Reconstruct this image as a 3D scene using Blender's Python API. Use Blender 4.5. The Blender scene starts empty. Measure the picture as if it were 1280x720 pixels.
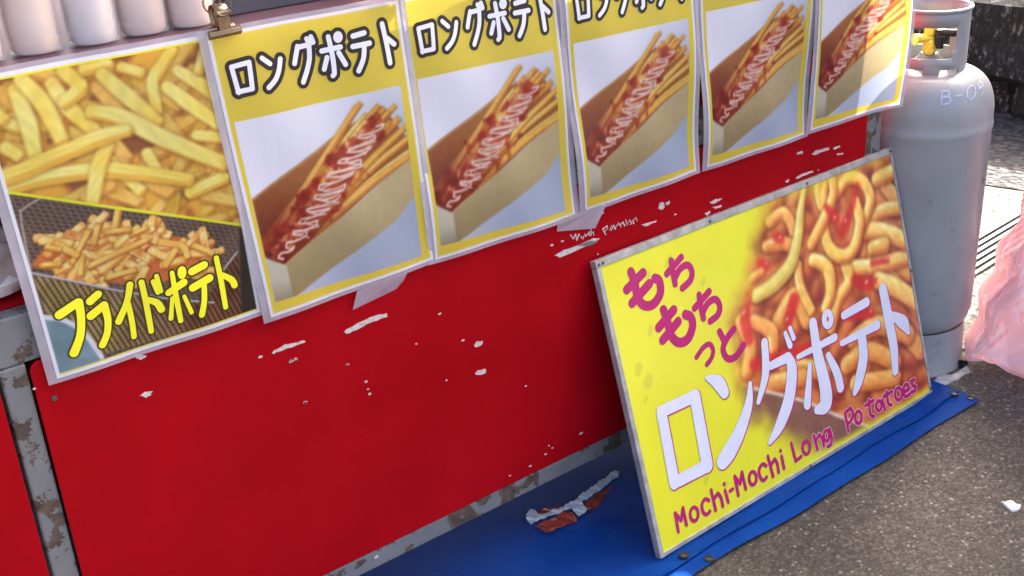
import bpy, bmesh, math, random
import numpy as np
from mathutils import Vector, Matrix, Euler

# ---------------------------------------------------------------- camera, sky, sun, exposure
scene = bpy.context.scene
R = math.radians
cam_d = bpy.data.cameras.new('camera'); cam = bpy.data.objects.new('camera', cam_d)
scene.collection.objects.link(cam); scene.camera = cam
cam.location = (-0.6069, -1.4688, 1.2406)
cam.rotation_euler = (R(65.9549), R(3.2366), R(-38.0222))
cam_d.sensor_width = 36.0; cam_d.lens = 1438.42 / 1280 * 36.0
cam_d.clip_start = 0.05; cam_d.clip_end = 500

SUN_AZ = (0.970, 0.243)      # horizontal direction towards the sun: behind the stall, to the right
SUN_EL = 38.0
world = bpy.data.worlds.new('World'); scene.world = world; world.use_nodes = True
wn = world.node_tree.nodes; wl = world.node_tree.links
sky = wn.new('ShaderNodeTexSky'); sky.sky_type = 'NISHITA'; sky.sun_disc = False
sky.sun_elevation = R(SUN_EL); sky.sun_rotation = math.atan2(SUN_AZ[0], SUN_AZ[1])
sky.air_density = 0.7; sky.dust_density = 9.0; sky.ozone_density = 0.0
bg = wn['Background']; bg.inputs['Strength'].default_value = 0.15
wl.new(sky.outputs['Color'], bg.inputs['Color'])
sun_d = bpy.data.lights.new('sun', 'SUN'); sun = bpy.data.objects.new('sun', sun_d)
scene.collection.objects.link(sun)
sun_d.energy = 4.0; sun_d.angle = R(0.53); sun_d.color = (1.0, 0.95, 0.86)
sd = Vector((SUN_AZ[0] * math.cos(R(SUN_EL)), SUN_AZ[1] * math.cos(R(SUN_EL)), math.sin(R(SUN_EL))))
sun.rotation_euler = sd.to_track_quat('Z', 'Y').to_euler()
sun.location = (4, 3, 6)
vs = scene.view_settings
vs.view_transform = 'Standard'; vs.look = 'None'; vs.gamma = 1.0; vs.use_curve_mapping = False
vs.exposure = 2.7

random.seed(7); rng = np.random.default_rng(7)
G = -0.15                    # ground level; the counter's bottom rail is z = 0
COL = scene.collection

# ---------------------------------------------------------------- traced shapes (mm on the sheets, m in the place)
KANA_MAGENTA=[[(76.1,544.8,7.38),(80.0,522.6,7.4),(79.0,494.9,7.42),(90.0,475.5,7.47),(112.4,469.9,7.53),(135.9,483.6,7.58),(140.4,507.1,7.58),(130.7,515.5,7.54)],[(56.9,516.0,7.35),(104.8,534.2,7.46)],[(62.7,487.9,7.39),(114.5,510.0,7.51)],[(135.4,451.7,7.61),(139.5,428.8,7.64),(140.8,399.5,7.66),(157.1,378.7,7.72),(182.1,378.1,7.79),(200.5,397.4,7.82),(200.7,415.6,7.81),(188.3,425.1,7.77)],[(114.2,423.0,7.57),(161.1,443.2,7.68)],[(117.8,396.7,7.6),(166.2,418.1,7.71)],[(162.2,514.6,5.62),(207.8,534.6,5.7)],[(180.7,535.6,5.65),(179.0,512.9,5.66),(178.2,489.8,5.67)],[(181.6,501.3,5.67),(199.2,513.8,5.7),(219.9,515.4,5.74),(227.9,499.5,5.76),(218.4,484.4,5.75),(194.3,476.4,5.71)],[(214.9,429.1,5.78),(261.9,448.7,5.86)],[(233.9,450.3,5.8),(232.3,427.1,5.81),(232.9,403.0,5.83)],[(235.4,415.0,5.82),(253.1,427.6,5.85),(274.4,428.8,5.89),(282.7,412.4,5.92),(273.0,397.1,5.91),(249.2,391.3,5.87)],[(268.3,363.3,5.92),(274.0,346.5,5.94),(276.8,338.0,5.95)],[(308.6,355.3,6.01),(283.6,343.2,5.96),(268.0,326.1,5.94),(275.1,304.9,5.97),(298.0,300.6,6.02),(326.6,315.1,6.07)],[(193.6,335.6,4.34),(216.7,347.8,4.37),(235.2,348.7,4.4),(241.2,333.7,4.41),(232.0,320.2,4.4),(216.8,312.6,4.38)]]
KANA_WHITE=[[(76.2,267.5,10.49),(70.9,122.9,11.13)],[(70.9,122.9,10.12),(163.1,120.8,11.49)],[(163.1,120.8,12.53),(168.0,264.8,11.86)],[(168.0,264.8,10.31),(76.2,267.5,9.99)],[(208.2,287.9,3.65),(235.3,268.7,12.66),(247.6,243.0,10.62)],[(322.7,234.2,4.36),(306.4,194.8,9.8),(267.9,152.2,13.49),(229.5,124.5,16.02),(206.0,112.7,14.32)],[(385.9,300.3,8.3),(371.2,238.1,8.86),(335.3,189.6,4.95)],[(389.7,248.4,7.23),(446.7,247.5,9.07),(450.7,219.1,12.52),(425.9,164.3,13.62),(384.4,121.2,11.81),(345.4,97.4,5.01)],[(451.4,297.9,4.75),(458.4,269.8,6.56)],[(468.3,303.4,4.77),(473.2,281.2,5.39)],[(476.6,237.7,4.81),(601.3,238.8,7.51)],[(540.6,290.9,10.39),(537.5,226.7,12.28),(541.8,146.1,15.48),(531.3,110.3,16.1),(502.6,107.9,7.37)],[(507.0,208.7,4.87),(490.3,165.1,7.91),(476.4,131.1,9.72)],[(570.2,207.3,7.46),(586.8,161.5,10.04),(589.4,128.5,10.07)],[(599.8,280.5,6.85),(597.0,275.0,6.85),(592.5,271.4,6.84),(587.4,270.3,6.83),(582.5,271.9,6.82),(578.8,276.0,6.81),(577.2,281.7,6.8),(577.8,287.8,6.8),(580.6,293.3,6.8),(585.0,296.9,6.81),(590.1,298.0,6.82),(595.0,296.4,6.83),(598.7,292.4,6.84),(600.4,286.7,6.85),(599.8,280.5,6.85)],[(642.3,275.3,7.58),(725.6,279.1,9.07)],[(620.0,219.0,5.67),(748.9,218.2,9.18)],[(689.4,213.9,11.6),(681.9,165.2,12.92),(653.7,121.1,11.57),(632.1,99.2,5.76)],[(789.0,289.6,11.88),(790.7,220.6,13.28),(791.6,148.6,12.03),(782.8,97.3,9.38)],[(800.9,225.5,6.66),(840.5,192.9,14.19),(852.6,166.5,6.12)]]
LATIN=[[(55.0,27.3,3.62),(56.9,65.6,3.61),(67.8,45.1,3.63),(78.9,67.1,3.63),(78.7,30.8,3.65)],[(113.8,38.2,3.69),(111.2,32.9,3.69),(107.0,29.6,3.68),(102.1,28.9,3.68),(97.6,30.9,3.67),(94.3,35.2,3.67),(92.8,41.0,3.66),(93.5,47.1,3.66),(96.1,52.3,3.66),(100.3,55.6,3.67),(105.1,56.4,3.67),(109.6,54.4,3.68),(113.0,50.1,3.68),(114.5,44.3,3.69),(113.8,38.2,3.69)],[(148.5,52.1,3.73),(139.9,59.4,3.71),(128.1,52.1,3.7),(127.4,36.5,3.71),(135.5,27.6,3.72),(145.1,30.5,3.73)],[(160.0,69.6,3.74),(160.8,25.5,3.75)],[(161.2,48.5,3.75),(175.6,55.8,3.76),(181.8,43.2,3.77),(181.6,25.4,3.78)],[(196.2,53.1,3.79),(198.5,27.0,3.8)],[(197.3,67.0,3.78),(197.5,66.1,3.79)],[(209.3,46.5,3.81),(217.5,47.0,3.82)],[(229.2,28.2,3.84),(229.7,69.5,3.83),(240.3,48.8,3.85),(251.5,69.5,3.85),(252.7,31.7,3.87)],[(287.9,40.8,3.91),(285.3,35.6,3.91),(281.1,32.3,3.91),(276.3,31.5,3.9),(271.8,33.4,3.89),(268.5,37.6,3.89),(267.0,43.3,3.88),(267.6,49.3,3.88),(270.3,54.5,3.88),(274.4,57.9,3.89),(279.2,58.7,3.89),(283.7,56.8,3.9),(287.1,52.6,3.91),(288.6,46.9,3.91),(287.9,40.8,3.91)],[(322.2,54.0,3.95),(312.4,61.8,3.93),(299.4,53.2,3.92),(299.8,36.6,3.93),(306.6,27.9,3.94),(317.1,31.2,3.95)],[(332.4,70.8,3.96),(336.0,25.1,3.98)],[(335.2,49.4,3.97),(349.8,57.5,3.98),(354.7,46.9,4.0),(354.2,26.8,4.0)],[(371.6,54.9,4.01),(371.8,28.1,4.02)],[(371.6,67.8,4.01),(371.9,67.0,4.01)],[(407.2,69.7,3.79),(410.4,28.3,3.8),(429.3,31.1,3.83)],[(460.6,38.5,3.86),(457.8,33.2,3.86),(453.4,29.8,3.86),(448.1,29.1,3.85),(443.1,31.1,3.84),(439.4,35.5,3.84),(437.7,41.3,3.83),(438.2,47.5,3.83),(441.0,52.7,3.83),(445.5,56.1,3.84),(450.7,56.9,3.84),(455.7,54.9,3.85),(459.4,50.5,3.86),(461.2,44.7,3.86),(460.6,38.5,3.86)],[(479.1,58.6,3.88),(482.6,25.4,3.89)],[(480.1,44.1,3.88),(496.5,54.6,3.9),(503.4,41.9,3.91),(504.0,25.7,3.92)],[(526.9,39.7,3.94),(524.6,35.3,3.94),(521.1,32.5,3.94),(517.0,31.8,3.93),(513.2,33.3,3.93),(510.3,36.8,3.92),(509.0,41.5,3.92),(509.6,46.6,3.92),(511.8,50.9,3.92),(515.3,53.8,3.92),(519.4,54.5,3.93),(523.2,53.0,3.93),(526.1,49.5,3.94),(527.4,44.8,3.94),(526.9,39.7,3.94)],[(531.1,54.1,3.94),(533.7,33.5,3.95),(526.3,19.3,3.95),(515.5,19.3,3.94)],[(590.9,25.2,4.03),(589.7,68.3,4.01),(610.2,72.0,4.04),(615.4,55.5,4.05),(601.6,42.8,4.04),(590.5,42.7,4.02)],[(641.7,38.1,4.09),(639.0,32.9,4.09),(634.7,29.5,4.08),(629.7,28.6,4.08),(625.0,30.4,4.07),(621.5,34.6,4.06),(619.9,40.3,4.06),(620.5,46.3,4.06),(623.2,51.6,4.06),(627.5,55.0,4.06),(632.5,55.9,4.07),(637.2,54.1,4.08),(640.7,49.9,4.08),(642.3,44.2,4.09),(641.7,38.1,4.09)],[(675.8,65.3,4.12),(672.3,33.7,4.13),(683.7,23.8,4.14)],[(660.7,58.2,4.1),(691.3,59.5,4.14)],[(715.5,37.4,4.18),(713.2,33.2,4.18),(709.5,30.5,4.17),(705.2,29.9,4.17),(701.0,31.5,4.16),(697.8,34.9,4.16),(696.3,39.6,4.15),(696.7,44.6,4.15),(699.0,48.8,4.16),(702.7,51.5,4.16),(707.1,52.1,4.16),(711.2,50.6,4.17),(714.4,47.1,4.18),(715.9,42.4,4.18),(715.5,37.4,4.18)],[(721.2,48.9,4.18),(724.6,24.7,4.2)],[(741.2,61.1,4.2),(740.0,33.0,4.21),(750.0,27.0,4.23)],[(728.7,54.6,4.19),(760.1,55.2,4.23)],[(793.4,36.8,4.28),(790.5,31.4,4.28),(785.6,28.0,4.27),(779.9,27.3,4.27),(774.4,29.3,4.26),(770.2,33.8,4.25),(768.1,39.7,4.25),(768.6,46.0,4.24),(771.6,51.4,4.25),(776.4,54.8,4.25),(782.1,55.6,4.26),(787.6,53.5,4.27),(791.8,49.1,4.27),(793.9,43.1,4.28),(793.4,36.8,4.28)],[(802.8,38.1,4.29),(821.2,38.8,4.31),(818.7,51.0,4.31),(806.8,51.7,4.29),(798.5,37.9,4.29),(805.3,26.0,4.3),(820.4,25.9,4.32)],[(846.7,52.8,4.34),(834.4,52.8,4.33),(836.3,42.7,4.33),(846.4,35.2,4.35),(842.2,27.3,4.34),(828.5,28.6,4.33)]]
POSTER_KANA=[[(24.1,373.0,2.93),(26.4,337.0,2.99)],[(24.1,373.0,2.93),(50.2,374.6,2.98)],[(50.2,374.6,2.98),(46.9,338.3,3.03)],[(25.6,338.1,2.99),(46.9,338.3,3.03)],[(70.2,376.4,3.02),(80.2,366.6,3.06)],[(97.2,370.0,3.09),(91.1,354.3,3.1),(83.0,343.2,3.1),(71.0,334.9,3.09)],[(126.7,381.8,3.13),(117.3,359.3,3.15)],[(126.4,380.4,3.13),(145.3,381.4,3.17)],[(144.1,381.2,3.17),(141.5,362.7,3.19),(134.7,346.8,3.21),(125.1,331.3,3.21)],[(142.3,389.8,3.15),(144.7,384.3,3.17)],[(149.0,391.5,3.16),(150.9,383.3,3.18)],[(161.8,368.9,3.23),(191.1,369.6,3.29)],[(175.0,387.0,3.23),(176.8,359.0,3.28),(175.4,333.2,3.32),(172.6,331.1,3.31)],[(168.1,358.3,3.26),(160.9,342.7,3.27)],[(187.1,361.7,3.29),(194.8,343.4,3.34)],[(193.3,383.6,3.27),(192.6,381.7,3.27),(191.3,380.3,3.27),(189.7,379.6,3.27),(188.1,379.9,3.27),(186.8,381.0,3.26),(186.2,382.7,3.26),(186.2,384.7,3.25),(186.9,386.6,3.25),(188.2,388.1,3.25),(189.8,388.7,3.26),(191.4,388.5,3.26),(192.7,387.4,3.26),(193.3,385.7,3.27),(193.3,383.6,3.27)],[(213.2,381.3,3.32),(232.4,382.8,3.36)],[(210.4,366.6,3.34),(238.4,366.6,3.4)],[(229.1,364.8,3.38),(224.5,346.8,3.4),(213.8,330.4,3.4)],[(264.5,390.1,3.41),(266.8,357.8,3.47),(267.6,331.8,3.52)],[(268.6,368.6,3.46),(279.5,357.6,3.5)]]
FRY_KANA=[[(23.8,90.5,5.37),(50.4,100.0,5.01)],[(51.4,99.7,5.02),(49.4,78.4,4.64),(42.3,52.8,4.67),(28.7,30.5,5.31)],[(66.0,96.1,4.86),(77.9,102.7,4.66)],[(62.1,75.3,5.1),(82.2,85.0,4.71)],[(82.2,85.0,4.71),(82.3,62.6,4.11),(76.8,43.1,4.13),(67.0,28.6,4.34)],[(121.3,104.0,3.91),(111.7,78.9,3.71),(95.4,54.6,4.15)],[(113.3,76.0,3.28),(112.8,49.9,3.31),(110.6,25.3,3.34)],[(136.6,102.8,3.51),(136.6,73.1,3.55),(135.0,25.3,3.39)],[(138.2,75.0,3.55),(150.6,66.2,4.48),(154.7,53.9,4.51)],[(152.3,99.0,3.1),(154.9,80.4,2.68)],[(158.1,105.5,2.88),(159.5,81.3,2.69)],[(169.5,75.7,4.29),(192.9,84.0,5.01)],[(180.0,103.5,2.92),(178.4,69.2,3.41),(177.6,27.9,3.23)],[(172.7,66.2,2.49),(164.9,35.9,2.97)],[(189.7,63.2,2.52),(195.0,35.6,2.79)],[(196.9,98.4,2.95),(196.0,95.7,2.95),(194.7,93.8,2.95),(193.2,93.0,2.95),(191.9,93.4,2.95),(190.9,95.0,2.94),(190.6,97.4,2.94),(190.9,100.2,2.94),(191.7,102.9,2.94),(193.0,104.8,2.94),(194.5,105.6,2.94),(195.8,105.2,2.94),(196.8,103.7,2.94),(197.1,101.2,2.95),(196.9,98.4,2.95)],[(208.1,96.2,5.03),(227.4,99.9,5.07)],[(204.2,71.9,5.06),(231.2,78.1,5.13)],[(221.5,71.3,3.49),(216.6,47.1,3.74),(208.9,26.8,3.99)],[(247.2,104.9,3.26),(247.2,69.5,3.54),(245.8,26.2,3.35)],[(250.0,77.2,3.3),(263.1,64.5,4.29),(265.6,55.0,4.31)]]
P1_FRIES=[[(248.4,409.4,9.87),(225.8,388.5,9.83),(210.9,369.8,9.47),(209.5,330.5,9.26)],[(246.1,381.3,10.69),(280.7,349.6,11.04),(292.6,332.5,10.45)],[(175.1,399.1,10.18),(200.2,385.9,10.39)],[(292.2,405.8,10.14),(275.9,372.4,10.18)],[(252.7,288.2,11.15),(289.1,276.4,11.43)],[(184.1,280.9,10.76),(194.5,244.7,10.98)],[(13.9,329.6,10.78),(28.5,312.6,10.96)],[(16.3,362.9,10.63),(37.5,348.4,10.85)],[(281.8,219.7,13.2),(228.6,209.3,12.87)],[(139.3,272.8,10.52),(165.3,229.1,10.87)],[(0.5,395.7,10.37),(22.1,361.7,10.68)],[(43.6,397.4,11.9),(48.1,352.9,12.18),(46.6,308.5,11.76)],[(52.8,408.9,12.53),(72.0,371.9,12.9),(82.5,321.5,12.61)],[(87.6,395.9,12.24),(101.5,359.2,11.89),(126.5,322.6,11.58)],[(103.9,409.8,11.64),(120.5,383.1,11.9),(95.3,367.4,11.14)],[(128.8,403.8,11.19),(162.7,404.7,11.42)],[(227.6,363.2,11.37),(254.4,332.6,11.69),(289.1,295.6,12.1)],[(150.2,394.8,12.05),(176.4,358.6,12.43),(206.5,316.6,12.17)],[(6.1,274.4,11.32),(58.6,277.5,12.01),(131.0,267.4,12.59),(232.5,227.8,12.8)],[(99.8,230.8,12.21),(119.4,277.4,12.1),(139.0,302.0,11.42)],[(125.9,349.2,12.12),(163.5,332.7,13.17),(208.9,293.9,13.74),(285.5,238.5,14.67)],[(-15.4,288.4,12.05),(16.7,291.1,12.28),(71.4,302.9,12.63),(134.8,313.7,12.37),(166.4,314.1,11.55)]]
P1_DIAG=[(-6.8,275.4),(5.5,270.0),(294.7,142.3),(307.1,136.6)]
P1_PILE=[(6.0,167.7),(35.7,193.3),(68.5,192.2),(97.3,202.6),(130.0,177.1),(161.7,176.7),(182.5,160.2),(235.9,134.3),(251.4,114.2),(226.0,85.8),(136.2,98.2),(71.4,124.9),(39.2,147.4)]
P1_BASKET=[(5.1,157.0),(104.2,98.3),(217.7,45.1),(280.1,102.2),(269.8,2.1),(61.1,14.2),(10.3,89.7)]
P1_RIM=[(4.6,158.0),(53.6,129.6),(104.5,99.5),(162.8,68.9),(229.6,38.9)]
P1_RIM2=[(39.8,253.6),(16.3,244.2),(11.3,235.7),(4.6,158.0)]
P1_RIM3=[(248.7,78.8),(279.1,103.9)]
P1_BOWL=[(2.0,93.3),(24.0,85.0),(50.4,52.2),(63.5,7.5),(-4.3,-0.6)]
P1_BOWLRIM=[(3.3,94.1),(28.5,80.1),(48.6,52.8),(62.1,10.3)]
P1_DARK=[(288.8,139.4),(323.2,125.4),(308.0,-6.0),(266.7,-1.7)]
P1_MIDS=[[(131.1,216.1,5.42),(117.6,182.6,5.45)],[(62.6,136.0,3.85),(70.9,162.8,3.82)],[(55.8,154.8,3.8),(87.9,194.9,3.81)],[(100.4,199.7,4.6),(88.7,174.1,4.61)],[(42.1,189.5,4.46),(65.6,164.3,4.57)],[(17.7,164.2,4.44),(42.0,158.9,4.52)],[(76.1,144.5,4.64),(116.8,153.5,4.73),(158.2,160.7,4.42)],[(137.0,173.0,3.95),(161.7,176.7,4.0)],[(172.6,152.3,4.88),(202.5,137.2,4.99),(207.0,118.4,4.62)],[(172.8,115.4,4.96),(193.7,135.4,4.97)],[(218.5,132.7,5.05),(244.4,111.8,5.16)],[(104.9,186.1,4.63),(138.7,180.9,4.73)],[(94.0,122.2,4.34),(133.7,122.9,4.43)],[(46.6,178.1,4.49),(30.5,186.8,4.44)]]
LP_QUAD=[(12.0,297.6),(279.8,295.3),(276.7,12.8),(11.1,21.8)]
LP_BACK=[(11.0,184.2),(157.8,244.5),(243.6,271.1),(291.5,189.1),(37.9,72.0),(10.9,95.2)]
LP_FRONT=[(40.7,74.8),(287.7,181.1),(277.4,117.2),(240.8,87.3),(45.1,19.5),(35.2,18.4)]
LP_END=[(8.8,95.2),(41.7,73.0),(42.1,16.0),(11.1,21.8)]
LP_FRIES=[[(11.7,114.2,6.45),(94.6,174.9,6.6),(179.4,231.0,4.11)],[(53.9,71.9,6.77),(160.1,139.7,7.0),(291.1,194.0,5.6)],[(51.6,74.2,6.75),(156.4,136.2,7.0),(283.8,183.6,4.76)],[(44.8,81.1,6.7),(149.6,157.6,6.9),(263.6,217.7,4.2)],[(13.8,112.1,6.47),(101.3,175.2,6.63),(183.1,233.5,4.48)],[(49.4,76.5,6.73),(150.2,150.1,6.92),(279.7,211.0,5.57)],[(16.0,109.9,6.48),(109.9,180.0,6.65),(198.3,249.3,4.78)],[(47.1,78.8,6.71),(152.8,157.0,6.91),(279.8,231.3,4.88)],[(22.5,103.4,6.53),(114.8,185.7,6.66),(214.7,263.5,4.11)],[(18.2,107.7,6.5),(114.9,191.5,6.64),(201.0,277.5,4.96)],[(42.5,83.3,6.68),(142.3,172.6,6.82),(268.1,244.7,5.38)],[(40.3,85.6,6.66),(145.5,185.0,6.79),(265.0,266.1,4.32)],[(24.7,101.2,6.55),(124.7,184.1,6.7),(224.0,259.5,4.18)],[(20.3,105.5,6.51),(117.9,200.9,6.62),(208.7,281.6,4.27)],[(35.8,90.1,6.63),(134.5,185.0,6.74),(253.1,260.0,4.27)],[(38.0,87.8,6.65),(141.9,170.9,6.82),(252.4,242.9,4.68)],[(29.1,96.7,6.58),(128.6,186.9,6.71),(234.0,268.8,5.33)],[(31.3,94.5,6.6),(130.4,186.4,6.72),(237.1,272.3,4.18)],[(26.9,99.0,6.56),(123.7,182.7,6.7),(220.6,259.1,4.37)],[(33.6,92.3,6.61),(129.7,184.5,6.72),(245.8,266.0,3.77)]]
LP_SAUCE=[[(32.2,95.7,15.28),(78.9,128.2,25.35),(130.7,163.9,29.32),(176.2,202.0,27.46),(223.9,240.4,19.0)],[(87.3,168.4,9.02),(137.4,197.5,4.24)],[(32.1,127.8,12.3),(55.0,135.2,11.06)],[(9.9,106.3,6.81),(32.6,113.5,9.64)],[(135.8,208.3,5.62),(140.6,214.1,4.92)]]
LP_MAYO=[[(228.9,241.8,1.65),(241.6,242.8,1.71),(235.8,237.2,1.65),(219.9,233.7,1.46),(198.7,234.3,1.37),(197.8,231.2,1.56),(211.4,228.2,1.71),(224.0,229.6,1.7),(224.0,224.6,1.76),(202.5,220.7,1.44),(176.8,219.1,1.33),(177.1,215.0,1.42),(193.4,211.6,1.36),(215.3,213.4,1.47),(207.3,208.5,1.53),(184.6,204.4,1.76),(163.4,206.7,1.71),(154.6,202.9,1.34),(176.2,198.7,1.72),(194.7,197.8,1.43),(193.3,192.8,1.84),(167.2,190.0,1.83),(136.5,192.0,1.4),(132.0,186.5,1.23),(158.3,182.0,1.61),(181.1,183.9,1.37),(174.3,180.4,1.57),(149.8,175.6,1.12),(118.9,178.3,1.77),(115.5,172.2,1.51),(140.7,166.2,1.21),(160.2,168.0,1.51),(158.1,163.2,1.58),(132.5,161.4,1.75),(108.0,164.4,1.33),(108.1,159.5,1.69),(123.9,154.0,1.8),(148.0,155.9,1.09),(141.8,149.4,1.13),(115.1,146.1,1.49),(92.7,147.0,1.66),(94.3,142.7,1.16),(106.7,139.9,1.83),(127.9,138.7,1.48),(119.0,136.5,1.36),(98.2,133.1,1.35),(80.8,134.5,1.15),(74.6,129.9,1.35),(89.5,125.2,1.36),(104.9,125.1,1.38),(102.5,119.4,1.42),(80.8,116.8,1.61),(64.9,120.3,1.41),(63.5,116.0,1.59),(72.8,112.1,1.39),(86.5,113.8,1.36),(82.2,107.3,1.27),(64.2,104.4,1.69),(50.1,105.8,1.66),(47.1,99.6,1.48),(55.2,95.0,1.06),(61.0,97.7,1.09),(57.5,93.4,1.74),(47.6,91.8,1.7),(38.4,93.6,1.56),(31.5,87.8,1.49),(39.0,83.8,1.64)],[(224.0,219.9,1.23),(172.8,215.1,0.93),(199.6,209.1,0.96),(205.4,205.0,1.07),(168.6,203.4,1.2),(173.5,197.2,1.2),(195.0,187.4,1.29),(136.9,189.2,0.98),(158.3,179.3,1.13),(174.5,179.2,1.1),(120.2,171.8,1.25),(140.7,161.2,0.85),(155.0,159.3,1.11),(112.5,158.7,0.94),(125.6,150.1,1.26),(144.3,142.8,0.79),(91.3,146.2,1.16),(110.9,132.7,1.29),(120.8,132.6,0.95),(85.8,131.3,0.81),(89.3,123.4,0.95),(105.5,116.0,1.0),(64.1,115.8,0.99),(80.3,107.4,0.98),(86.7,102.8,0.9)]]
BD_FRIES=[[(469.8,533.4,14.02),(511.8,540.3,14.2),(530.0,516.3,14.32),(533.0,491.8,12.77)],[(446.4,487.1,13.97),(503.2,476.9,15.83),(540.9,448.8,14.46)],[(382.9,436.9,10.69),(418.5,442.3,10.81)],[(332.8,364.0,16.64),(344.8,306.8,18.32),(321.9,261.6,18.26)],[(439.5,328.2,20.44),(500.2,362.7,20.78),(523.2,300.2,17.81)],[(367.8,352.3,15.32),(414.1,309.8,18.74),(388.9,257.7,18.68)],[(774.8,375.3,19.14),(892.8,295.6,21.78)],[(823.1,302.6,21.32),(913.6,199.5,22.09)],[(817.2,201.7,23.26),(887.4,110.5,23.93)],[(658.9,211.9,20.44),(751.1,216.6,22.77),(852.9,159.9,23.59)],[(623.5,167.0,21.15),(703.3,171.2,22.53),(791.5,114.4,21.46)],[(642.2,117.1,20.51),(781.6,80.8,21.46)],[(432.3,235.4,18.99),(550.9,178.9,21.47)],[(376.3,214.9,18.68),(480.6,190.5,19.36)],[(860.4,509.1,19.41),(921.6,434.4,21.71)],[(832.0,530.9,17.46),(903.0,533.9,19.62)],[(527.9,422.1,13.63),(524.5,375.4,13.67),(543.9,317.5,13.02)],[(703.8,364.7,18.74),(788.5,343.8,19.27),(903.8,332.9,19.97)],[(783.6,444.3,17.34),(833.9,458.8,17.58),(901.3,447.3,17.96)],[(758.4,435.8,20.66),(831.0,409.2,22.05),(897.1,371.7,21.66)],[(778.6,388.5,17.4),(823.2,382.5,19.41)],[(679.3,375.8,16.89),(680.0,340.3,16.95),(633.4,312.7,16.75),(596.7,261.5,14.97)],[(779.4,312.6,21.02),(838.9,275.6,23.26),(902.7,225.5,21.97)],[(579.0,418.9,16.3),(618.5,390.9,18.21),(616.3,339.3,18.28),(589.3,309.6,14.87)],[(687.6,534.1,14.19),(738.3,557.5,15.23),(787.7,535.4,16.36),(799.3,489.8,16.48),(755.5,445.2,16.33)],[(631.0,480.7,15.66),(635.7,430.9,16.58),(670.3,401.0,16.81),(715.9,405.7,17.04),(750.1,453.8,17.15),(749.1,499.9,15.36)],[(658.6,581.8,13.18),(634.7,562.1,13.1),(638.3,520.0,13.17),(662.0,575.4,13.2)],[(683.8,576.6,13.29),(679.6,536.3,14.15),(634.8,493.5,15.66),(581.9,453.7,14.64)],[(590.7,572.5,7.26),(568.6,532.5,11.26),(544.4,478.4,14.43),(504.5,429.3,16.7),(447.5,406.6,17.21),(389.4,399.7,15.36)]]
BD_SAUCE=[[(765.2,535.7,5.99),(736.9,496.3,7.66),(706.0,466.3,11.83),(685.1,451.3,13.45)],[(483.7,496.1,13.34),(492.1,490.3,11.03)],[(370.5,411.1,9.15),(346.8,372.5,15.18),(344.8,323.5,15.25)],[(701.3,337.1,13.65),(740.1,315.6,15.57),(768.8,316.0,8.73)],[(650.1,516.7,8.26),(672.5,482.8,13.36)],[(498.4,356.4,15.98),(467.0,319.0,12.7)],[(768.9,355.5,7.83),(824.1,346.0,7.08)],[(419.4,462.0,10.8),(435.6,450.4,9.31)],[(643.9,274.0,11.8),(737.9,250.0,12.18)],[(342.9,267.4,12.25),(537.0,240.0,14.72)]]
BD_MASK=[(483.3,579.4),(548.3,578.5),(635.1,574.3),(766.0,576.2),(931.8,591.6),(1092.7,552.4),(918.9,-38.4),(614.5,-54.0),(427.1,43.7),(306.5,160.1),(292.7,292.0),(302.7,374.1),(375.0,442.6),(422.0,520.7)]
BD_TRAY=[(331.8,220.2),(464.0,144.4),(577.2,63.1),(686.8,-7.5)]
CHIPS=[[(0.1498,0.4576),(0.1583,0.4608),(0.1849,0.4642),(0.2049,0.4659),(0.2296,0.4617),(0.2306,0.4566),(0.2104,0.4564),(0.1904,0.456),(0.1704,0.4535),(0.1541,0.453)],[(0.0261,0.4662),(0.0349,0.4691),(0.0487,0.4708),(0.0649,0.4675),(0.0803,0.4675),(0.0812,0.4632),(0.0643,0.4631),(0.0461,0.4636),(0.0341,0.4639)],[(0.3941,0.3466),(0.3987,0.3508),(0.4123,0.3475),(0.4118,0.3422),(0.4021,0.3402),(0.3945,0.3422)],[(0.3916,0.2927),(0.3983,0.2954),(0.4155,0.2917),(0.4141,0.2855),(0.4018,0.2853),(0.3925,0.2888)],[(-0.1804,0.4719),(-0.173,0.4751),(-0.1622,0.4714),(-0.1653,0.467),(-0.1725,0.4658)],[(-0.1754,0.5392),(-0.1605,0.5279),(-0.168,0.5238),(-0.1745,0.5301)],[(0.5814,0.4578),(0.5999,0.4624),(0.6371,0.4616),(0.6751,0.4644),(0.689,0.4593),(0.6747,0.4542),(0.6304,0.4533),(0.5932,0.4507)],[(0.8381,0.4777),(0.8416,0.4873),(0.852,0.4861),(0.854,0.476),(0.847,0.4726)],[(0.8568,0.4832),(0.868,0.4855),(0.8694,0.4798),(0.861,0.4784)],[(0.9781,0.4525),(0.9967,0.4541),(1.0141,0.4506),(1.0006,0.4476),(0.9856,0.4472)],[(0.7933,0.4578),(0.8138,0.4563),(0.8344,0.4548),(0.8309,0.4516),(0.8034,0.4518)],[(1.2364,0.4917),(1.2573,0.4924),(1.2577,0.4866),(1.2408,0.4878)],[(1.2881,0.4777),(1.3048,0.4829),(1.3224,0.4799),(1.3443,0.4794),(1.3448,0.4735),(1.3141,0.4749),(1.297,0.4732)],[(1.358,0.4739),(1.38,0.4752),(1.3832,0.4703),(1.3627,0.4704)],[(1.3728,0.4575),(1.3936,0.4555),(1.3938,0.4525),(1.3758,0.4538)],[(1.2384,0.4368),(1.2609,0.4415),(1.2927,0.4395),(1.2956,0.4358),(1.2613,0.4356),(1.2445,0.4329)],[(0.9651,0.4324),(0.9784,0.4343),(0.98,0.43),(0.9711,0.4269)],[(1.2049,0.4378),(1.2147,0.441),(1.2183,0.4361),(1.2101,0.4341)],[(0.9858,0.4405),(1.0122,0.4379),(1.013,0.4343),(0.9934,0.4352)]]
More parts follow.
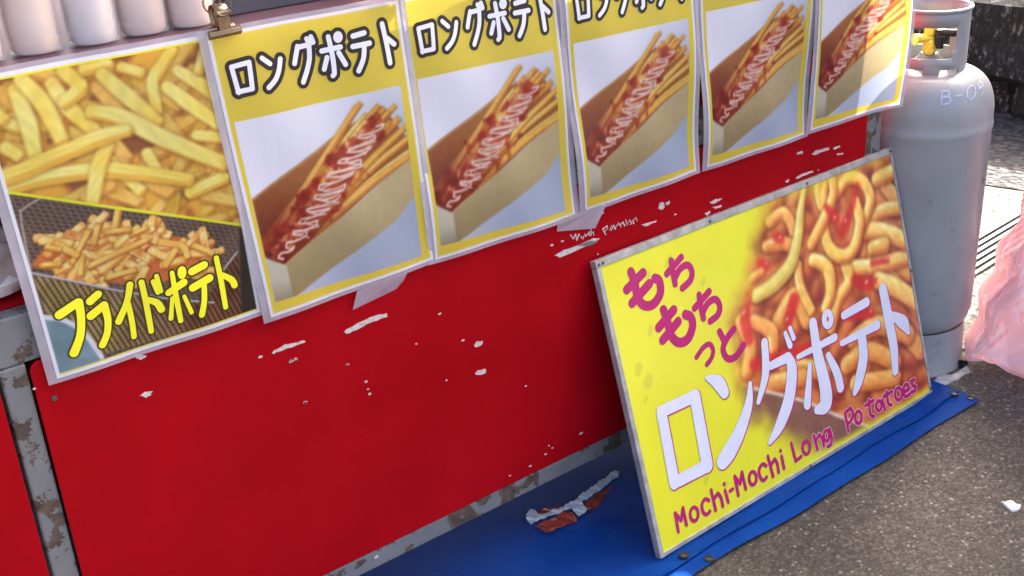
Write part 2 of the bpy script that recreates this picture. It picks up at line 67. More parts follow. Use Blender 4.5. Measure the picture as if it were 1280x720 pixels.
SPECKS=[(0.0534,0.4417),(0.0629,0.44),(0.0061,0.4657),(0.148,0.3998),(0.1772,0.3565),(0.1792,0.3432),(0.1811,0.3335),(0.2785,0.3901),(0.3299,0.4279),(0.0658,0.3627),(0.3311,0.3017),(0.3713,0.3636),(0.5002,0.225),(0.6274,0.072),(0.5381,0.0636),(0.4995,0.0539),(0.4517,0.0541),(0.5473,0.0783),(0.5542,0.07),(-0.3137,0.5346),(0.0617,0.4415),(0.0535,0.4403),(0.1473,0.4001),(0.1766,0.3579),(0.0664,0.363),(0.0281,0.4644),(1.3129,0.4368),(0.8835,0.4531),(0.6925,0.5054),(0.6008,0.4798),(0.6834,0.4299),(0.697,0.5072),(0.5765,0.4793),(0.615,0.4564),(0.1553,0.0211),(0.2292,-0.1646)]
SCRIBBLE=[[(0.6196,0.4869),(0.624,0.4756),(0.6306,0.4838),(0.6325,0.4716),(0.641,0.4808)],[(0.644,0.4774),(0.6475,0.4703),(0.6502,0.4766)],[(0.6523,0.4801),(0.6564,0.4728),(0.6616,0.4774)],[(0.6626,0.471),(0.6642,0.4792)],[(0.6669,0.4836),(0.669,0.4712)],[(0.6691,0.4753),(0.6743,0.4779),(0.6766,0.4711)],[(0.6979,0.4773),(0.702,0.4618)],[(0.6979,0.4763),(0.7077,0.4787),(0.7075,0.4721),(0.701,0.4713)],[(0.7126,0.4706),(0.718,0.4768),(0.7217,0.4696),(0.7151,0.4684)],[(0.7245,0.4761),(0.7282,0.4678)],[(0.7283,0.4729),(0.735,0.4762)],[(0.7363,0.4769),(0.74,0.4676)],[(0.7414,0.4703),(0.7481,0.4757),(0.7506,0.4677)],[(0.7548,0.4769),(0.7572,0.4679)],[(0.7599,0.4693),(0.7653,0.474),(0.7692,0.4677),(0.7625,0.4664)],[(0.772,0.4753),(0.7752,0.466)],[(0.7753,0.4712),(0.7814,0.4748),(0.784,0.4667)]]
TAPES=[[(0.1733,0.5251),(0.2673,0.5288),(0.2667,0.5094),(0.2502,0.4991),(0.1686,0.4895)],[(0.5796,0.5302),(0.6962,0.5319),(0.6938,0.5188),(0.677,0.4832),(0.5872,0.5025)]]
TARP=[(0.2423,0.1448),(0.7022,-0.2554),(1.6231,-0.2571),(1.6203,-0.1329)]
EYELETS=[(0.6987,-0.2067),(0.7299,-0.2416),(1.5919,-0.2068),(1.6127,-0.237)]
WRAP_W=[(0.5398,0.0779),(0.5356,0.0566),(0.5561,0.0553),(0.5942,0.0484),(0.6298,0.0415),(0.6212,0.0109),(0.6494,0.0158),(0.6601,0.0451),(0.7029,0.0485),(0.781,0.065),(0.7918,0.075),(0.7886,0.0837),(0.7395,0.0753),(0.6812,0.0658),(0.6509,0.0589),(0.6114,0.0583),(0.5714,0.0668),(0.5538,0.0701)]
WRAP_R1=[(0.5433,0.052),(0.5445,0.0236),(0.5564,0.0103),(0.5824,0.0137),(0.6183,0.011),(0.6286,0.04),(0.593,0.0469),(0.555,0.0538)]
WRAP_R2=[(0.5748,0.0816),(0.5958,0.0858),(0.6243,0.0701),(0.6231,0.0581),(0.5874,0.0649),(0.5698,0.0666)]
WRAP_R3=[(0.6592,0.0406),(0.6535,0.0171),(0.6826,0.0191),(0.7279,0.0417),(0.7519,0.0526),(0.7046,0.0469)]
WRAP_W2=[(0.5468,0.0867),(0.5691,0.0999),(0.5754,0.0914),(0.5668,0.0683),(0.5533,0.0731)]
SPALL=[(1.615,-0.1277),(1.6563,-0.1177),(1.7039,-0.1411),(1.7572,-0.1354),(1.7365,-0.1614),(1.687,-0.1584),(1.6383,-0.1556)]
WHITE_PATCH=[(1.2997,-0.5026),(1.3136,-0.5117),(1.3173,-0.5301),(1.2929,-0.5409),(1.2841,-0.5291)]
GRATE=[(2.4887,0.2779),(2.6629,0.2914),(2.4591,0.1707),(2.2998,0.1611)]
BAGG=[(1.8226,-0.0919),(1.7792,-0.1798),(1.7571,-0.286),(1.8369,-0.2807)]
PQ=[[(-0.2845,0.5414),(0.0147,0.5395),(0.0025,0.95),(-0.2968,0.95)],[(0.0272,0.5274),(0.3205,0.5322),(0.3005,0.95),(-0.0012,0.95)],[(0.3249,0.5295),(0.6255,0.5251),(0.5969,0.95),(0.3047,0.95)],[(0.6463,0.5285),(0.9286,0.532),(0.9137,0.95),(0.6115,0.95)],[(0.9594,0.5309),(1.249,0.5308),(1.2533,0.95),(0.9337,0.95)],[(1.2614,0.5366),(1.5825,0.5778),(1.5689,0.95),(1.2696,0.95)]]

# ---------------------------------------------------------------- helpers
def tag(o, label=None, cat=None, group=None, kind=None):
    if label: o['label'] = label
    if cat: o['category'] = cat
    if group: o['group'] = group
    if kind: o['kind'] = kind
    return o

def empty(name, loc=(0, 0, 0)):
    o = bpy.data.objects.new(name, None); COL.objects.link(o); o.location = loc
    o.empty_display_size = 0.05
    return o

class MB:
    """collects vertices and faces, builds one mesh object"""
    def __init__(self): self.v = []; self.f = []
    def add(self, vs, fs):
        n = len(self.v); self.v += [tuple(p) for p in vs]; self.f += [tuple(i + n for i in q) for q in fs]; return self
    def box(self, x0, x1, y0, y1, z0, z1):
        vs = [(x, y, z) for z in (z0, z1) for y in (y0, y1) for x in (x0, x1)]
        return self.add(vs, [(0, 2, 3, 1), (4, 5, 7, 6), (0, 1, 5, 4), (2, 6, 7, 3), (0, 4, 6, 2), (1, 3, 7, 5)])
    def lathe(self, prof, c=(0, 0, 0), n=48, cap=True):
        vs = []; fs = []
        for r, z in prof:
            for k in range(n):
                a = 2 * math.pi * k / n; vs.append((c[0] + r * math.cos(a), c[1] + r * math.sin(a), c[2] + z))
        m = len(prof)
        for i in range(m - 1):
            for k in range(n):
                k2 = (k + 1) % n; fs.append((i * n + k, i * n + k2, (i + 1) * n + k2, (i + 1) * n + k))
        if cap:
            fs.append(tuple(range(n))[::-1]); fs.append(tuple((m - 1) * n + k for k in range(n)))
        return self.add(vs, fs)
    def tube(self, pts, r, n=10, closed=False):
        pts = [Vector(p) for p in pts]; m = len(pts); vs = []; fs = []
        rr = r if isinstance(r, (list, tuple)) else [r] * m
        for i, p in enumerate(pts):
            if closed: d = pts[(i + 1) % m] - pts[i - 1]
            else: d = pts[min(i + 1, m - 1)] - pts[max(i - 1, 0)]
            d.normalize(); up = Vector((0, 0, 1)) if abs(d.z) < .95 else Vector((1, 0, 0))
            a = d.cross(up).normalized(); b = d.cross(a)
            for k in range(n):
                t = 2 * math.pi * k / n; vs.append(p + (a * math.cos(t) + b * math.sin(t)) * rr[i])
        for i in range(m if closed else m - 1):
            j = (i + 1) % m
            for k in range(n):
                k2 = (k + 1) % n; fs.append((i * n + k, i * n + k2, j * n + k2, j * n + k))
        if not closed: fs.append(tuple(range(n))[::-1]); fs.append(tuple((m - 1) * n + k for k in range(n)))
        return self.add(vs, fs)
    def grid(self, fn, nu, nv, closed_u=False):
        vs = [fn(i / nu, j / nv) for j in range(nv + 1) for i in range(nu + (0 if closed_u else 1))]
        w = nu if closed_u else nu + 1; fs = []
        for j in range(nv):
            for i in range(nu):
                i2 = (i + 1) % w; fs.append((j * w + i, j * w + i2, (j + 1) * w + i2, (j + 1) * w + i))
        return self.add(vs, fs)
    def prism(self, poly, fn, d0, d1):
        """polygon (2D) extruded between two depths; fn(a, b, depth) -> point"""
        n = len(poly); vs = [fn(a, b, d0) for a, b in poly] + [fn(a, b, d1) for a, b in poly]
        fs = [tuple(range(n)), tuple(range(2 * n - 1, n - 1, -1))] + [(i, (i + 1) % n, n + (i + 1) % n, n + i) for i in range(n)]
        return self.add(vs, fs)
    def build(self, name, mat, parent=None, smooth=False, bevel=0, seg=2, fix=True):
        me = bpy.data.meshes.new(name); me.from_pydata(self.v, [], self.f)
        if fix:
            bm = bmesh.new(); bm.from_mesh(me); bmesh.ops.recalc_face_normals(bm, faces=bm.faces); bm.to_mesh(me); bm.free()
        me.update(); o = bpy.data.objects.new(name, me); COL.objects.link(o)
        me.materials.append(mat)
        if smooth:
            me.polygons.foreach_set('use_smooth', [True] * len(me.polygons))
            me.set_sharp_from_angle(angle=R(40))
        if bevel:
            b = o.modifiers.new('bevel', 'BEVEL'); b.width = bevel; b.segments = seg; b.limit_method = 'ANGLE'
        if parent is not None:
            o.parent = parent; o.matrix_parent_inverse = Matrix.Translation(parent.location).inverted()
        return o

# ---------------------------------------------------------------- materials
def mat(name, base=(.5, .5, .5), rough=.5, metal=0., spec=.5, coat=0., sub=None):
    m = bpy.data.materials.new(name); m.use_nodes = True
    b = m.node_tree.nodes['Principled BSDF']
    b.inputs['Base Color'].default_value = (*base, 1); b.inputs['Roughness'].default_value = rough
    b.inputs['Metallic'].default_value = metal; b.inputs['Specular IOR Level'].default_value = spec
    b.inputs['Coat Weight'].default_value = coat; b.inputs['Coat Roughness'].default_value = .12
    return m
def N(m, t): return m.node_tree.nodes.new(t)
def L(m, a, b): m.node_tree.links.new(a, b)
def bsdf(m): return m.node_tree.nodes['Principled BSDF']
def coords(m, scale=1.0, kind='Object'):
    tc = N(m, 'ShaderNodeTexCoord'); mp = N(m, 'ShaderNodeMapping')
    mp.inputs['Scale'].default_value = scale if isinstance(scale, tuple) else (scale,) * 3
    L(m, tc.outputs[kind], mp.inputs['Vector']); return mp.outputs['Vector']
def noise(m, vec, scale, detail=6, rough=.6):
    n = N(m, 'ShaderNodeTexNoise'); n.inputs['Scale'].default_value = scale; n.inputs['Detail'].default_value = detail
    n.inputs['Roughness'].default_value = rough; L(m, vec, n.inputs['Vector']); return n.outputs['Fac']
def ramp(m, fac, stops):
    r = N(m, 'ShaderNodeValToRGB'); e = r.color_ramp.elements
    while len(e) < len(stops): e.new(.5)
    for k, (p, c) in zip(e, stops):
        k.position = p; k.color = (*c, 1) if len(c) == 3 else c
    L(m, fac, r.inputs['Fac']); return r.outputs['Color']
def mixc(m, fac, a, b):
    x = N(m, 'ShaderNodeMix'); x.data_type = 'RGBA'
    for sock, v in ((x.inputs[0], fac), (x.inputs[6], a), (x.inputs[7], b)):
        if isinstance(v, (int, float)): sock.default_value = v
        elif isinstance(v, tuple): sock.default_value = (*v, 1)
        else: L(m, v, sock)
    return x.outputs[2]
def bump(m, h, strength=.3, dist=.002):
    b = N(m, 'ShaderNodeBump'); b.inputs['Strength'].default_value = strength; b.inputs['Distance'].default_value = dist
    L(m, h, b.inputs['Height']); L(m, b.outputs['Normal'], bsdf(m).inputs['Normal'])
def varied(name, base, rough=.5, amount=.25, scale=18., bmp=.15, **k):
    """a plain paint or plastic with faint uneven tone and relief"""
    m = mat(name, base, rough, **k); v = coords(m); f = noise(m, v, scale)
    lo = tuple(c * (1 - amount) for c in base); hi = tuple(min(1, c * (1 + amount)) for c in base)
    L(m, ramp(m, f, [(.3, lo), (.7, hi)]), bsdf(m).inputs['Base Color'])
    if bmp: bump(m, noise(m, v, scale * 6), bmp, .001)
    return m

M = {}
# red enamelled panel: faint rubbed streaks and dull spots
m = M['red'] = mat('red_enamel', (.27, .004, .010), .5, spec=.06)
v = coords(m); f = noise(m, v, 5, 5); f2 = noise(m, coords(m, (40, 40, 6)), 3, 4)
c = ramp(m, f, [(.3, (.29, .0015, .005)), (.7, (.37, .002, .007))])
c = mixc(m, ramp(m, f2, [(.68, (0, 0, 0)), (.80, (.5, .5, .5))]), c, (.40, .03, .035))
sc_ = ramp(m, noise(m, coords(m, (9, 9, 160)), 2.2, 3, .5), [(.70, (0, 0, 0)), (.73, (.22, .22, .22))]); c = mixc(m, sc_, c, (.42, .05, .05))
st_ = ramp(m, noise(m, v, 14, 9, .75), [(.60, (0, 0, 0)), (.78, (.5, .5, .5))]); c = mixc(m, st_, c, (.10, .004, .006))
L(m, c, bsdf(m).inputs['Base Color'])
L(m, ramp(m, f, [(.3, (.42,) * 3), (.7, (.6,) * 3)]), bsdf(m).inputs['Roughness']); bump(m, noise(m, v, 30), .06, .002)
# grey painted steel flaking to brown rust
m = M['steel'] = mat('rusty_grey_steel', (.3, .32, .34), .5)
v = coords(m); f = noise(m, v, 26, 8, .65); f2 = noise(m, v, 4, 3)
add = N(m, 'ShaderNodeMath'); add.operation = 'MULTIPLY_ADD'; add.inputs[1].default_value = .55
L(m, f2, add.inputs[0]); L(m, f, add.inputs[2])
msk = ramp(m, add.outputs[0], [(.815, (0, 0, 0)), (.835, (1, 1, 1))])
grey = ramp(m, noise(m, v, 9), [(.3, (.125, .125, .125)), (.7, (.19, .19, .195))])
rust = ramp(m, noise(m, v, 60), [(.3, (.035, .022, .018)), (.7, (.12, .085, .06))])
L(m, mixc(m, msk, grey, rust), bsdf(m).inputs['Base Color'])
L(m, ramp(m, add.outputs[0], [(.81, (.42,) * 3), (.84, (.85,) * 3)]), bsdf(m).inputs['Roughness'])
bump(m, add.outputs[0], .35, .002)
M['chip'] = varied('bare_primer', (.55, .47, .44), .7, .3, 160)
M['chip_dark'] = varied('bare_steel', (.16, .15, .14), .6, .3, 160)
# asphalt with exposed aggregate
m = M['asphalt'] = mat('aggregate_asphalt', (.07, .06, .05), .85)
v = coords(m)
vo = N(m, 'ShaderNodeTexVoronoi'); vo.inputs['Scale'].default_value = 170; L(m, v, vo.inputs['Vector'])
stone = N(m, 'ShaderNodeSeparateColor'); L(m, vo.outputs['Color'], stone.inputs[0])
c1 = ramp(m, stone.outputs[0], [(0, (.042, .036, .031)), (.45, (.080, .069, .060)), (.80, (.108, .095, .083)), (.97, (.145, .13, .115)), (.99, (.28, .26, .23))])
c2 = ramp(m, vo.outputs['Distance'], [(.0, (1, 1, 1)), (.75, (.35, .33, .31))])
mul = N(m, 'ShaderNodeMix'); mul.data_type = 'RGBA'; mul.blend_type = 'MULTIPLY'; mul.inputs[0].default_value = .8
L(m, c1, mul.inputs[6]); L(m, c2, mul.inputs[7])
big = ramp(m, noise(m, v, 3.5, 5), [(.3, (.55, .52, .49)), (.7, (1.35, 1.28, 1.2))])
mu2 = N(m, 'ShaderNodeMix'); mu2.data_type = 'RGBA'; mu2.blend_type = 'MULTIPLY'; mu2.inputs[0].default_value = 1
L(m, mul.outputs[2], mu2.inputs[6]); L(m, big, mu2.inputs[7]); L(m, mu2.outputs[2], bsdf(m).inputs['Base Color'])
bh = N(m, 'ShaderNodeMath'); bh.operation = 'MULTIPLY_ADD'; bh.inputs[1].default_value = -1.0
L(m, vo.outputs['Distance'], bh.inputs[0]); L(m, noise(m, v, 60), bh.inputs[2]); bump(m, bh.outputs[0], .6, .003)
# pale dusty gravel beyond
m = M['gravel'] = mat('pale_dusty_gravel', (.3, .28, .24), .9)
v = coords(m); vo = N(m, 'ShaderNodeTexVoronoi'); vo.inputs['Scale'].default_value = 60; L(m, v, vo.inputs['Vector'])
sp = N(m, 'ShaderNodeSeparateColor'); L(m, vo.outputs['Color'], sp.inputs[0])
L(m, ramp(m, sp.outputs[0], [(0, (.04, .036, .03)), (.35, (.12, .11, .09)), (.8, (.19, .18, .15)), (1, (.32, .30, .26))]), bsdf(m).inputs['Base Color'])
bump(m, vo.outputs['Distance'], .9, .008)
m = M['cinder'] = mat('dark_gravel', (.05, .05, .055), .9)
v = coords(m); vo = N(m, 'ShaderNodeTexVoronoi'); vo.inputs['Scale'].default_value = 45; L(m, v, vo.inputs['Vector'])
sp = N(m, 'ShaderNodeSeparateColor'); L(m, vo.outputs['Color'], sp.inputs[0])
L(m, ramp(m, sp.outputs[0], [(0, (.010, .010, .012)), (.6, (.026, .025, .028)), (1, (.08, .075, .078))]), bsdf(m).inputs['Base Color'])
bump(m, vo.outputs['Distance'], 1., .012)
# dark rough stone
m = M['stone'] = mat('dark_rough_stone', (.07, .06, .055), .9)
v = coords(m, (1, 1, .5)); f = noise(m, v, 42, 8, .72); f2 = noise(m, v, 6, 4)
c = ramp(m, f, [(.38, (.007, .006, .005)), (.52, (.021, .018, .016)), (.57, (.055, .048, .043)), (.63, (.24, .22, .20))])
L(m, mixc(m, ramp(m, f2, [(.4, (0, 0, 0)), (.7, (.5, .5, .5))]), c, (.012, .010, .009)), bsdf(m).inputs['Base Color']); bump(m, f, .8, .012)
# blue polyethylene tarpaulin with fine weave
m = M['tarp'] = mat('blue_tarpaulin', (.006, .075, .36), .6, spec=.1)
v = coords(m); f = noise(m, v, 7, 5)
tc_ = ramp(m, f, [(.3, (.0005, .040, .235)), (.7, (.001, .062, .32))]); du = ramp(m, noise(m, coords(m, (1, 2.2, 1)), 38, 9, .75), [(.56, (0, 0, 0)), (.74, (.35, .35, .35))])
L(m, mixc(m, du, tc_, (.06, .10, .24)), bsdf(m).inputs['Base Color'])
w1 = N(m, 'ShaderNodeTexWave'); w1.inputs['Scale'].default_value = 130; L(m, v, w1.inputs['Vector'])
w2 = N(m, 'ShaderNodeTexWave'); w2.bands_direction = 'Y'; w2.inputs['Scale'].default_value = 130; L(m, v, w2.inputs['Vector'])
ad = N(m, 'ShaderNodeMath'); L(m, w1.outputs['Fac'], ad.inputs[0]); L(m, w2.outputs['Fac'], ad.inputs[1])
ad2 = N(m, 'ShaderNodeMath'); ad2.operation = 'MULTIPLY_ADD'; ad2.inputs[1].default_value = .12; L(m, ad.outputs[0], ad2.inputs[0]); L(m, noise(m, v, 22, 4), ad2.inputs[2])
bump(m, ad2.outputs[0], .7, .012)
# grey gas-bottle paint
m = M['gas'] = mat('grey_bottle_paint', (.40, .41, .43), .32, coat=.2)
v = coords(m); f = noise(m, v, 7, 6)
gc = ramp(m, f, [(.25, (.25, .25, .25)), (.7, (.33, .33, .335))]); sc = ramp(m, noise(m, coords(m, (1, 1, .6)), 24, 8, .7), [(.62, (0, 0, 0)), (.72, (.6, .6, .6))])
L(m, mixc(m, sc, gc, (.13, .125, .12)), bsdf(m).inputs['Base Color'])
L(m, ramp(m, noise(m, v, 14), [(.3, (.25,) * 3), (.7, (.45,) * 3)]), bsdf(m).inputs['Roughness']); bump(m, noise(m, v, 35), .05, .003)
M['gas_text'] = varied('pale_stencil_paint', (.46, .48, .62), .7, .35, 160)
M['brass'] = varied('yellow_brass_valve', (.80, .62, .08), .35, .2, 40, metal=.35)
M['black'] = varied('black_plastic', (.012, .012, .013), .45, .3, 50)
M['eyelet'] = varied('dark_eyelet_metal', (.012, .012, .014), .85, .3, 80)
M['clip'] = varied('bronzed_clip_metal', (.27, .19, .12), .3, .3, 90, metal=.9)
M['board_edge'] = varied('weathered_aluminium_edge', (.36, .34, .32), .5, .3, 40, metal=.3)
M['board_back'] = varied('grey_board_back', (.3, .3, .3), .6)
M['screw'] = varied('dull_screw', (.12, .11, .10), .4, .3, 90, metal=.7)
M['white_ink'] = varied('white_ink', (.74, .74, .80), .35, .06, 30, 0)
M['sign_white'] = varied('sign_white_ink', (.60, .60, .70), .4, .06, 30, 0)
M['magenta_ink'] = varied('magenta_ink', (.40, .004, .12), .35, .12, 30, 0)
M['black_ink'] = varied('black_ink', (.018, .012, .014), .35, .2, 30, 0)
M['yellow_ink'] = varied('yellow_ink', (.80, .74, .02), .35, .06, 30, 0)
M['olive_ink'] = varied('dark_olive_ink', (.035, .035, .006), .35, .2, 30, 0)
M['cream'] = varied('cream_sauce', (.88, .70, .58), .5, .08, 10, 0)
M['cream2'] = varied('pale_cream_sauce', (.80, .76, .74), .5, .08, 10, 0)
M['counter_top'] = varied('dusty_mauve_top', (.11, .05, .062), .5, .25, 14)
M['maroon'] = varied('dark_maroon', (.11, .03, .05), .5, .3, 10)
M['dark_grey'] = varied('dark_grey_plastic', (.07, .065, .08), .5, .2, 12)
M['rubber_red'] = varied('red_box_plastic', (.32, .02, .05), .4, .2, 12)
M['wrap_red'] = varied('red_foil_wrapper', (.36, .045, .025), .35, .35, 60)
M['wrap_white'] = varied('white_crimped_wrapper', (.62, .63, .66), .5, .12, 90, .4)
M['spall'] = varied('pale_mortar', (.42, .40, .38), .9, .3, 60, .5)
M['iron'] = varied('galvanised_grate', (.10, .12, .11), .5, .3, 40, metal=.4)
M['pit'] = varied('drain_pit', (.03, .03, .03), .9)
M['cloth'] = varied('added_shade_cloth', (.35, .33, .30), .8)  # only for the added shade block and the added canopy

def see_through(name, base, rough, opacity, translucent=0.0):
    """thin plastic film: part clear, part diffuse with a glossy face"""
    m = varied(name, base, rough, .12, 25, .1); b = bsdf(m); out = m.node_tree.nodes['Material Output']
    tr = N(m, 'ShaderNodeBsdfTransparent'); mx = N(m, 'ShaderNodeMixShader'); mx.inputs[0].default_value = opacity
    last = b.outputs[0]
    if translucent:
        tl = N(m, 'ShaderNodeBsdfTranslucent'); tl.inputs['Color'].default_value = (*base, 1)
        m2 = N(m, 'ShaderNodeMixShader'); m2.inputs[0].default_value = translucent
        L(m, last, m2.inputs[1]); L(m, tl.outputs[0], m2.inputs[2]); last = m2.outputs[0]
    L(m, tr.outputs[0], mx.inputs[1]); L(m, last, mx.inputs[2]); L(m, mx.outputs[0], out.inputs['Surface'])
    return m
M['film'] = see_through('clear_laminate_film', (.50, .47, .53), .15, .60)
M['tape'] = see_through('translucent_tape', (.62, .56, .64), .3, .62)
M['jar'] = see_through('clear_plastic_jar', (.75, .66, .64), .12, .25)
M['bag_clear'] = see_through('thin_clear_bag', (.75, .62, .64), .2, .55, .3)
M['bag_pink'] = see_through('pink_bag_film', (.84, .50, .54), .35, .78, .5)
M['bag_white'] = see_through('white_bag_film', (.82, .74, .80), .35, .80, .45)

def print_mat(name, translucent=.0, rough=.3):
    m = mat(name, (.8, .8, .8), rough, coat=.7); a = N(m, 'ShaderNodeVertexColor'); a.layer_name = 'print'
    b = bsdf(m); L(m, a.outputs['Color'], b.inputs['Base Color'])
    v = coords(m, (1, 1, .35)); bump(m, noise(m, v, 22, 3), .28, .006)
    if translucent:
        out = m.node_tree.nodes['Material Output']; tl = N(m, 'ShaderNodeBsdfTranslucent'); L(m, a.outputs['Color'], tl.inputs['Color'])
        mx = N(m, 'ShaderNodeMixShader'); mx.inputs[0].default_value = translucent
        L(m, b.outputs[0], mx.inputs[1]); L(m, tl.outputs[0], mx.inputs[2]); L(m, mx.outputs[0], out.inputs['Surface'])
    return m
M['paper'] = print_mat('printed_laminated_paper', .34)
M['signprint'] = print_mat('printed_sign_face', 0, .35)

# ---------------------------------------------------------------- printed pictures, painted into a grid of colours (flat print)
def to_lin(c): return np.where(c <= .04045, c / 12.92, ((c + .055) / 1.055) ** 2.4)
def sstep(a, b, x):
    t = np.clip((x - a) / (b - a), 0, 1); return t * t * (3 - 2 * t)
def resample(pts, step):
    """Catmull-Rom through (x, y, r) points"""
    P = np.array(pts, float)
    if len(P) == 2: Q = P
    out = []
    for i in range(len(P) - 1):
        p0 = P[max(i - 1, 0)]; p1 = P[i]; p2 = P[i + 1]; p3 = P[min(i + 2, len(P) - 1)]
        n = max(1, int(math.hypot(*(p2 - p1)[:2]) / step))
        for k in range(n):
            t = k / n
            out.append(.5 * (2 * p1 + (p2 - p0) * t + (2 * p0 - 5 * p1 + 4 * p2 - p3) * t * t + (3 * p1 - p0 - 3 * p2 + p3) * t ** 3))
    out.append(P[-1]); return np.array(out)

class Pic:
    def __init__(s, W, H, step):
        s.W, s.H = W, H; s.nx = int(round(W / step)); s.ny = int(round(H / step))
        s.X, s.Y = np.meshgrid(np.linspace(0, W, s.nx + 1), np.linspace(0, H, s.ny + 1)); s.px = W / s.nx
        s.img = np.ones(s.X.shape + (3,))
    def fill(s, col): s.img[:] = np.array(col) / 255.
    def noise(s, cell, octaves=3):
        out = np.zeros(s.X.shape); amp = 1.; tot = 0
        for _ in range(octaves):
            gx = int(s.W / cell) + 3; gy = int(s.H / cell) + 3; g = rng.random((gy, gx))
            fx = s.X / cell; fy = s.Y / cell; ix = np.clip(fx.astype(int), 0, gx - 2); iy = np.clip(fy.astype(int), 0, gy - 2)
            tx = fx - ix; ty = fy - iy; tx = tx * tx * (3 - 2 * tx); ty = ty * ty * (3 - 2 * ty)
            out += amp * ((g[iy, ix] * (1 - tx) + g[iy, ix + 1] * tx) * (1 - ty) + (g[iy + 1, ix] * (1 - tx) + g[iy + 1, ix + 1] * tx) * ty)
            tot += amp; amp *= .5; cell /= 2
        return out / tot
    def comp(s, a, col, sl=np.s_[:, :]):
        a = a[..., None]; col = np.asarray(col, float)
        s.img[sl] = s.img[sl] * (1 - a) + col * a
    def pdist(s, poly):
        """signed distance to a polygon, positive inside"""
        P = np.array(poly, float)[:, :2]; d = np.full(s.X.shape, 1e9); ins = np.zeros(s.X.shape, bool)
        for i in range(len(P)):
            a = P[i]; b = P[(i + 1) % len(P)]; e = b - a; t = np.clip(((s.X - a[0]) * e[0] + (s.Y - a[1]) * e[1]) / (e @ e + 1e-9), 0, 1)
            d = np.minimum(d, np.hypot(s.X - a[0] - t * e[0], s.Y - a[1] - t * e[1]))
            c = (a[1] > s.Y) != (b[1] > s.Y)
            with np.errstate(divide='ignore', invalid='ignore'):
                xi = a[0] + (s.Y - a[1]) * e[0] / (e[1] if e[1] else 1e-9)
            ins ^= c & (s.X < xi)
        return np.where(ins, d, -d)
    def poly(s, poly, col, soft=None, opacity=1.):
        soft = soft or s.px; d = s.pdist(poly); c = col if callable(col) else np.array(col) / 255.
        s.comp(sstep(-soft, soft, d) * opacity, c(s.X, s.Y) if callable(col) else c)
    def sdist(s, pts, pad=1.6, square=False):
        """distance over radius, signed side and position along a stroke, on its bounding box"""
        Q = resample(pts, max(3 * s.px, 4.)); rm = Q[:, 2].max() * pad + 3 * s.px
        x0 = int(max(0, (Q[:, 0].min() - rm) / s.px)); x1 = int(min(s.nx + 1, (Q[:, 0].max() + rm) / s.px + 2))
        py = s.H / s.ny; y0 = int(max(0, (Q[:, 1].min() - rm) / py)); y1 = int(min(s.ny + 1, (Q[:, 1].max() + rm) / py + 2))
        if x1 <= x0 or y1 <= y0: return None
        sl = np.s_[y0:y1, x0:x1]; X = s.X[sl]; Y = s.Y[sl]; best = np.full(X.shape, 1e9); side = np.zeros(X.shape); al = np.zeros(X.shape); rr = np.ones(X.shape)
        for i in range(len(Q) - 1):
            a = Q[i]; b = Q[i + 1]; e = b[:2] - a[:2]; l2 = e @ e + 1e-9
            t = np.clip(((X - a[0]) * e[0] + (Y - a[1]) * e[1]) / l2, 0, 1); dx = X - a[0] - t * e[0]; dy = Y - a[1] - t * e[1]
            r = a[2] + (b[2] - a[2]) * t; d = np.hypot(dx, dy) / r
            if square and i in (0, len(Q) - 2):              # cut, flat ends
                tr = ((X - a[0]) * e[0] + (Y - a[1]) * e[1]) / l2; ov = np.zeros(X.shape)
                if i == 0: ov = np.maximum(ov, -tr)
                if i == len(Q) - 2: ov = np.maximum(ov, tr - 1)
                lat = np.abs((X - a[0]) * e[1] - (Y - a[1]) * e[0]) / math.sqrt(l2) / r
                d = np.where(ov > 0, np.maximum(lat, .55 + ov * math.sqrt(l2) / r + lat * .12), d)
            k = d < best
            best = np.where(k, d, best); side = np.where(k, (dx * -.42 + dy * .91) / r, side); al = np.where(k, (i + t) / (len(Q) - 1), al); rr = np.where(k, r, rr)
        return sl, best, side, al, rr
    def stroke(s, pts, col, soft=None, opacity=1.):
        q = s.sdist(pts)
        if q is None: return
        sl, d, side, al, r = q; w = (soft or s.px) / r
        s.comp(sstep(1 + w, 1 - w, d) * opacity, np.array(col) / 255., sl)
    def fry(s, pts, base, hi, lo, shadow=.45, soft=None, root=None, rope=False):
        q = s.sdist(pts, 1.9, not rope)
        if q is None: return
        sl, d, side, al, r = q; base, hi, lo = (np.array(c) / 255. for c in (base, hi, lo))
        sh = np.exp(-np.maximum(d - .85, 0) ** 2 / .16) * shadow * np.clip(.75 - side * .35, 0, 1)
        s.img[sl] *= (1 - sh[..., None] * np.array([.5, .72, .85]))
        if rope:
            f = sstep(-.75, .05, side)[..., None]; c = lo * (1 - f) + base * f                   # lower side turns away
            h = (sstep(.0, .35, side) * sstep(1.0, .55, side) * (.6 + .4 * np.sin(al * 6 + pts[0][0])))[..., None]; c = c * (1 - h * .85) + hi * h * .85
        else:                                                # cut potato: a lit upper face, a deeper side face, a pale arris
            cut = rng.uniform(-.55, -.1); f = sstep(cut - .12, cut + .12, side)[..., None]
            top = base + (hi - base) * (.42 + .35 * np.sin(al * rng.uniform(3, 8) + pts[0][0]) + .2 * side)[..., None]; low = lo + (base - lo) * .45
            c = low * (1 - f) + top * f; ar = np.exp(-((side - cut - .12) / .12) ** 2)[..., None] * .5; c = c * (1 - ar) + hi * ar
            br = np.maximum(sstep(.10, .0, al), sstep(.90, 1., al))[..., None] * rng.uniform(.1, .5); c = c * (1 - br) + (lo * .6 + base * .4) * br
        if root is not None:
            k_ = sstep(.62, .05, al)[..., None] * .75; c = c * (1 - k_) + np.array(root) / 255. * (c / (base + .05)) * k_
        g_ = (.5 + .5 * np.sin(side * 9 + al * 23 + pts[0][1]))[..., None] * .05; c = c * (1 - g_)
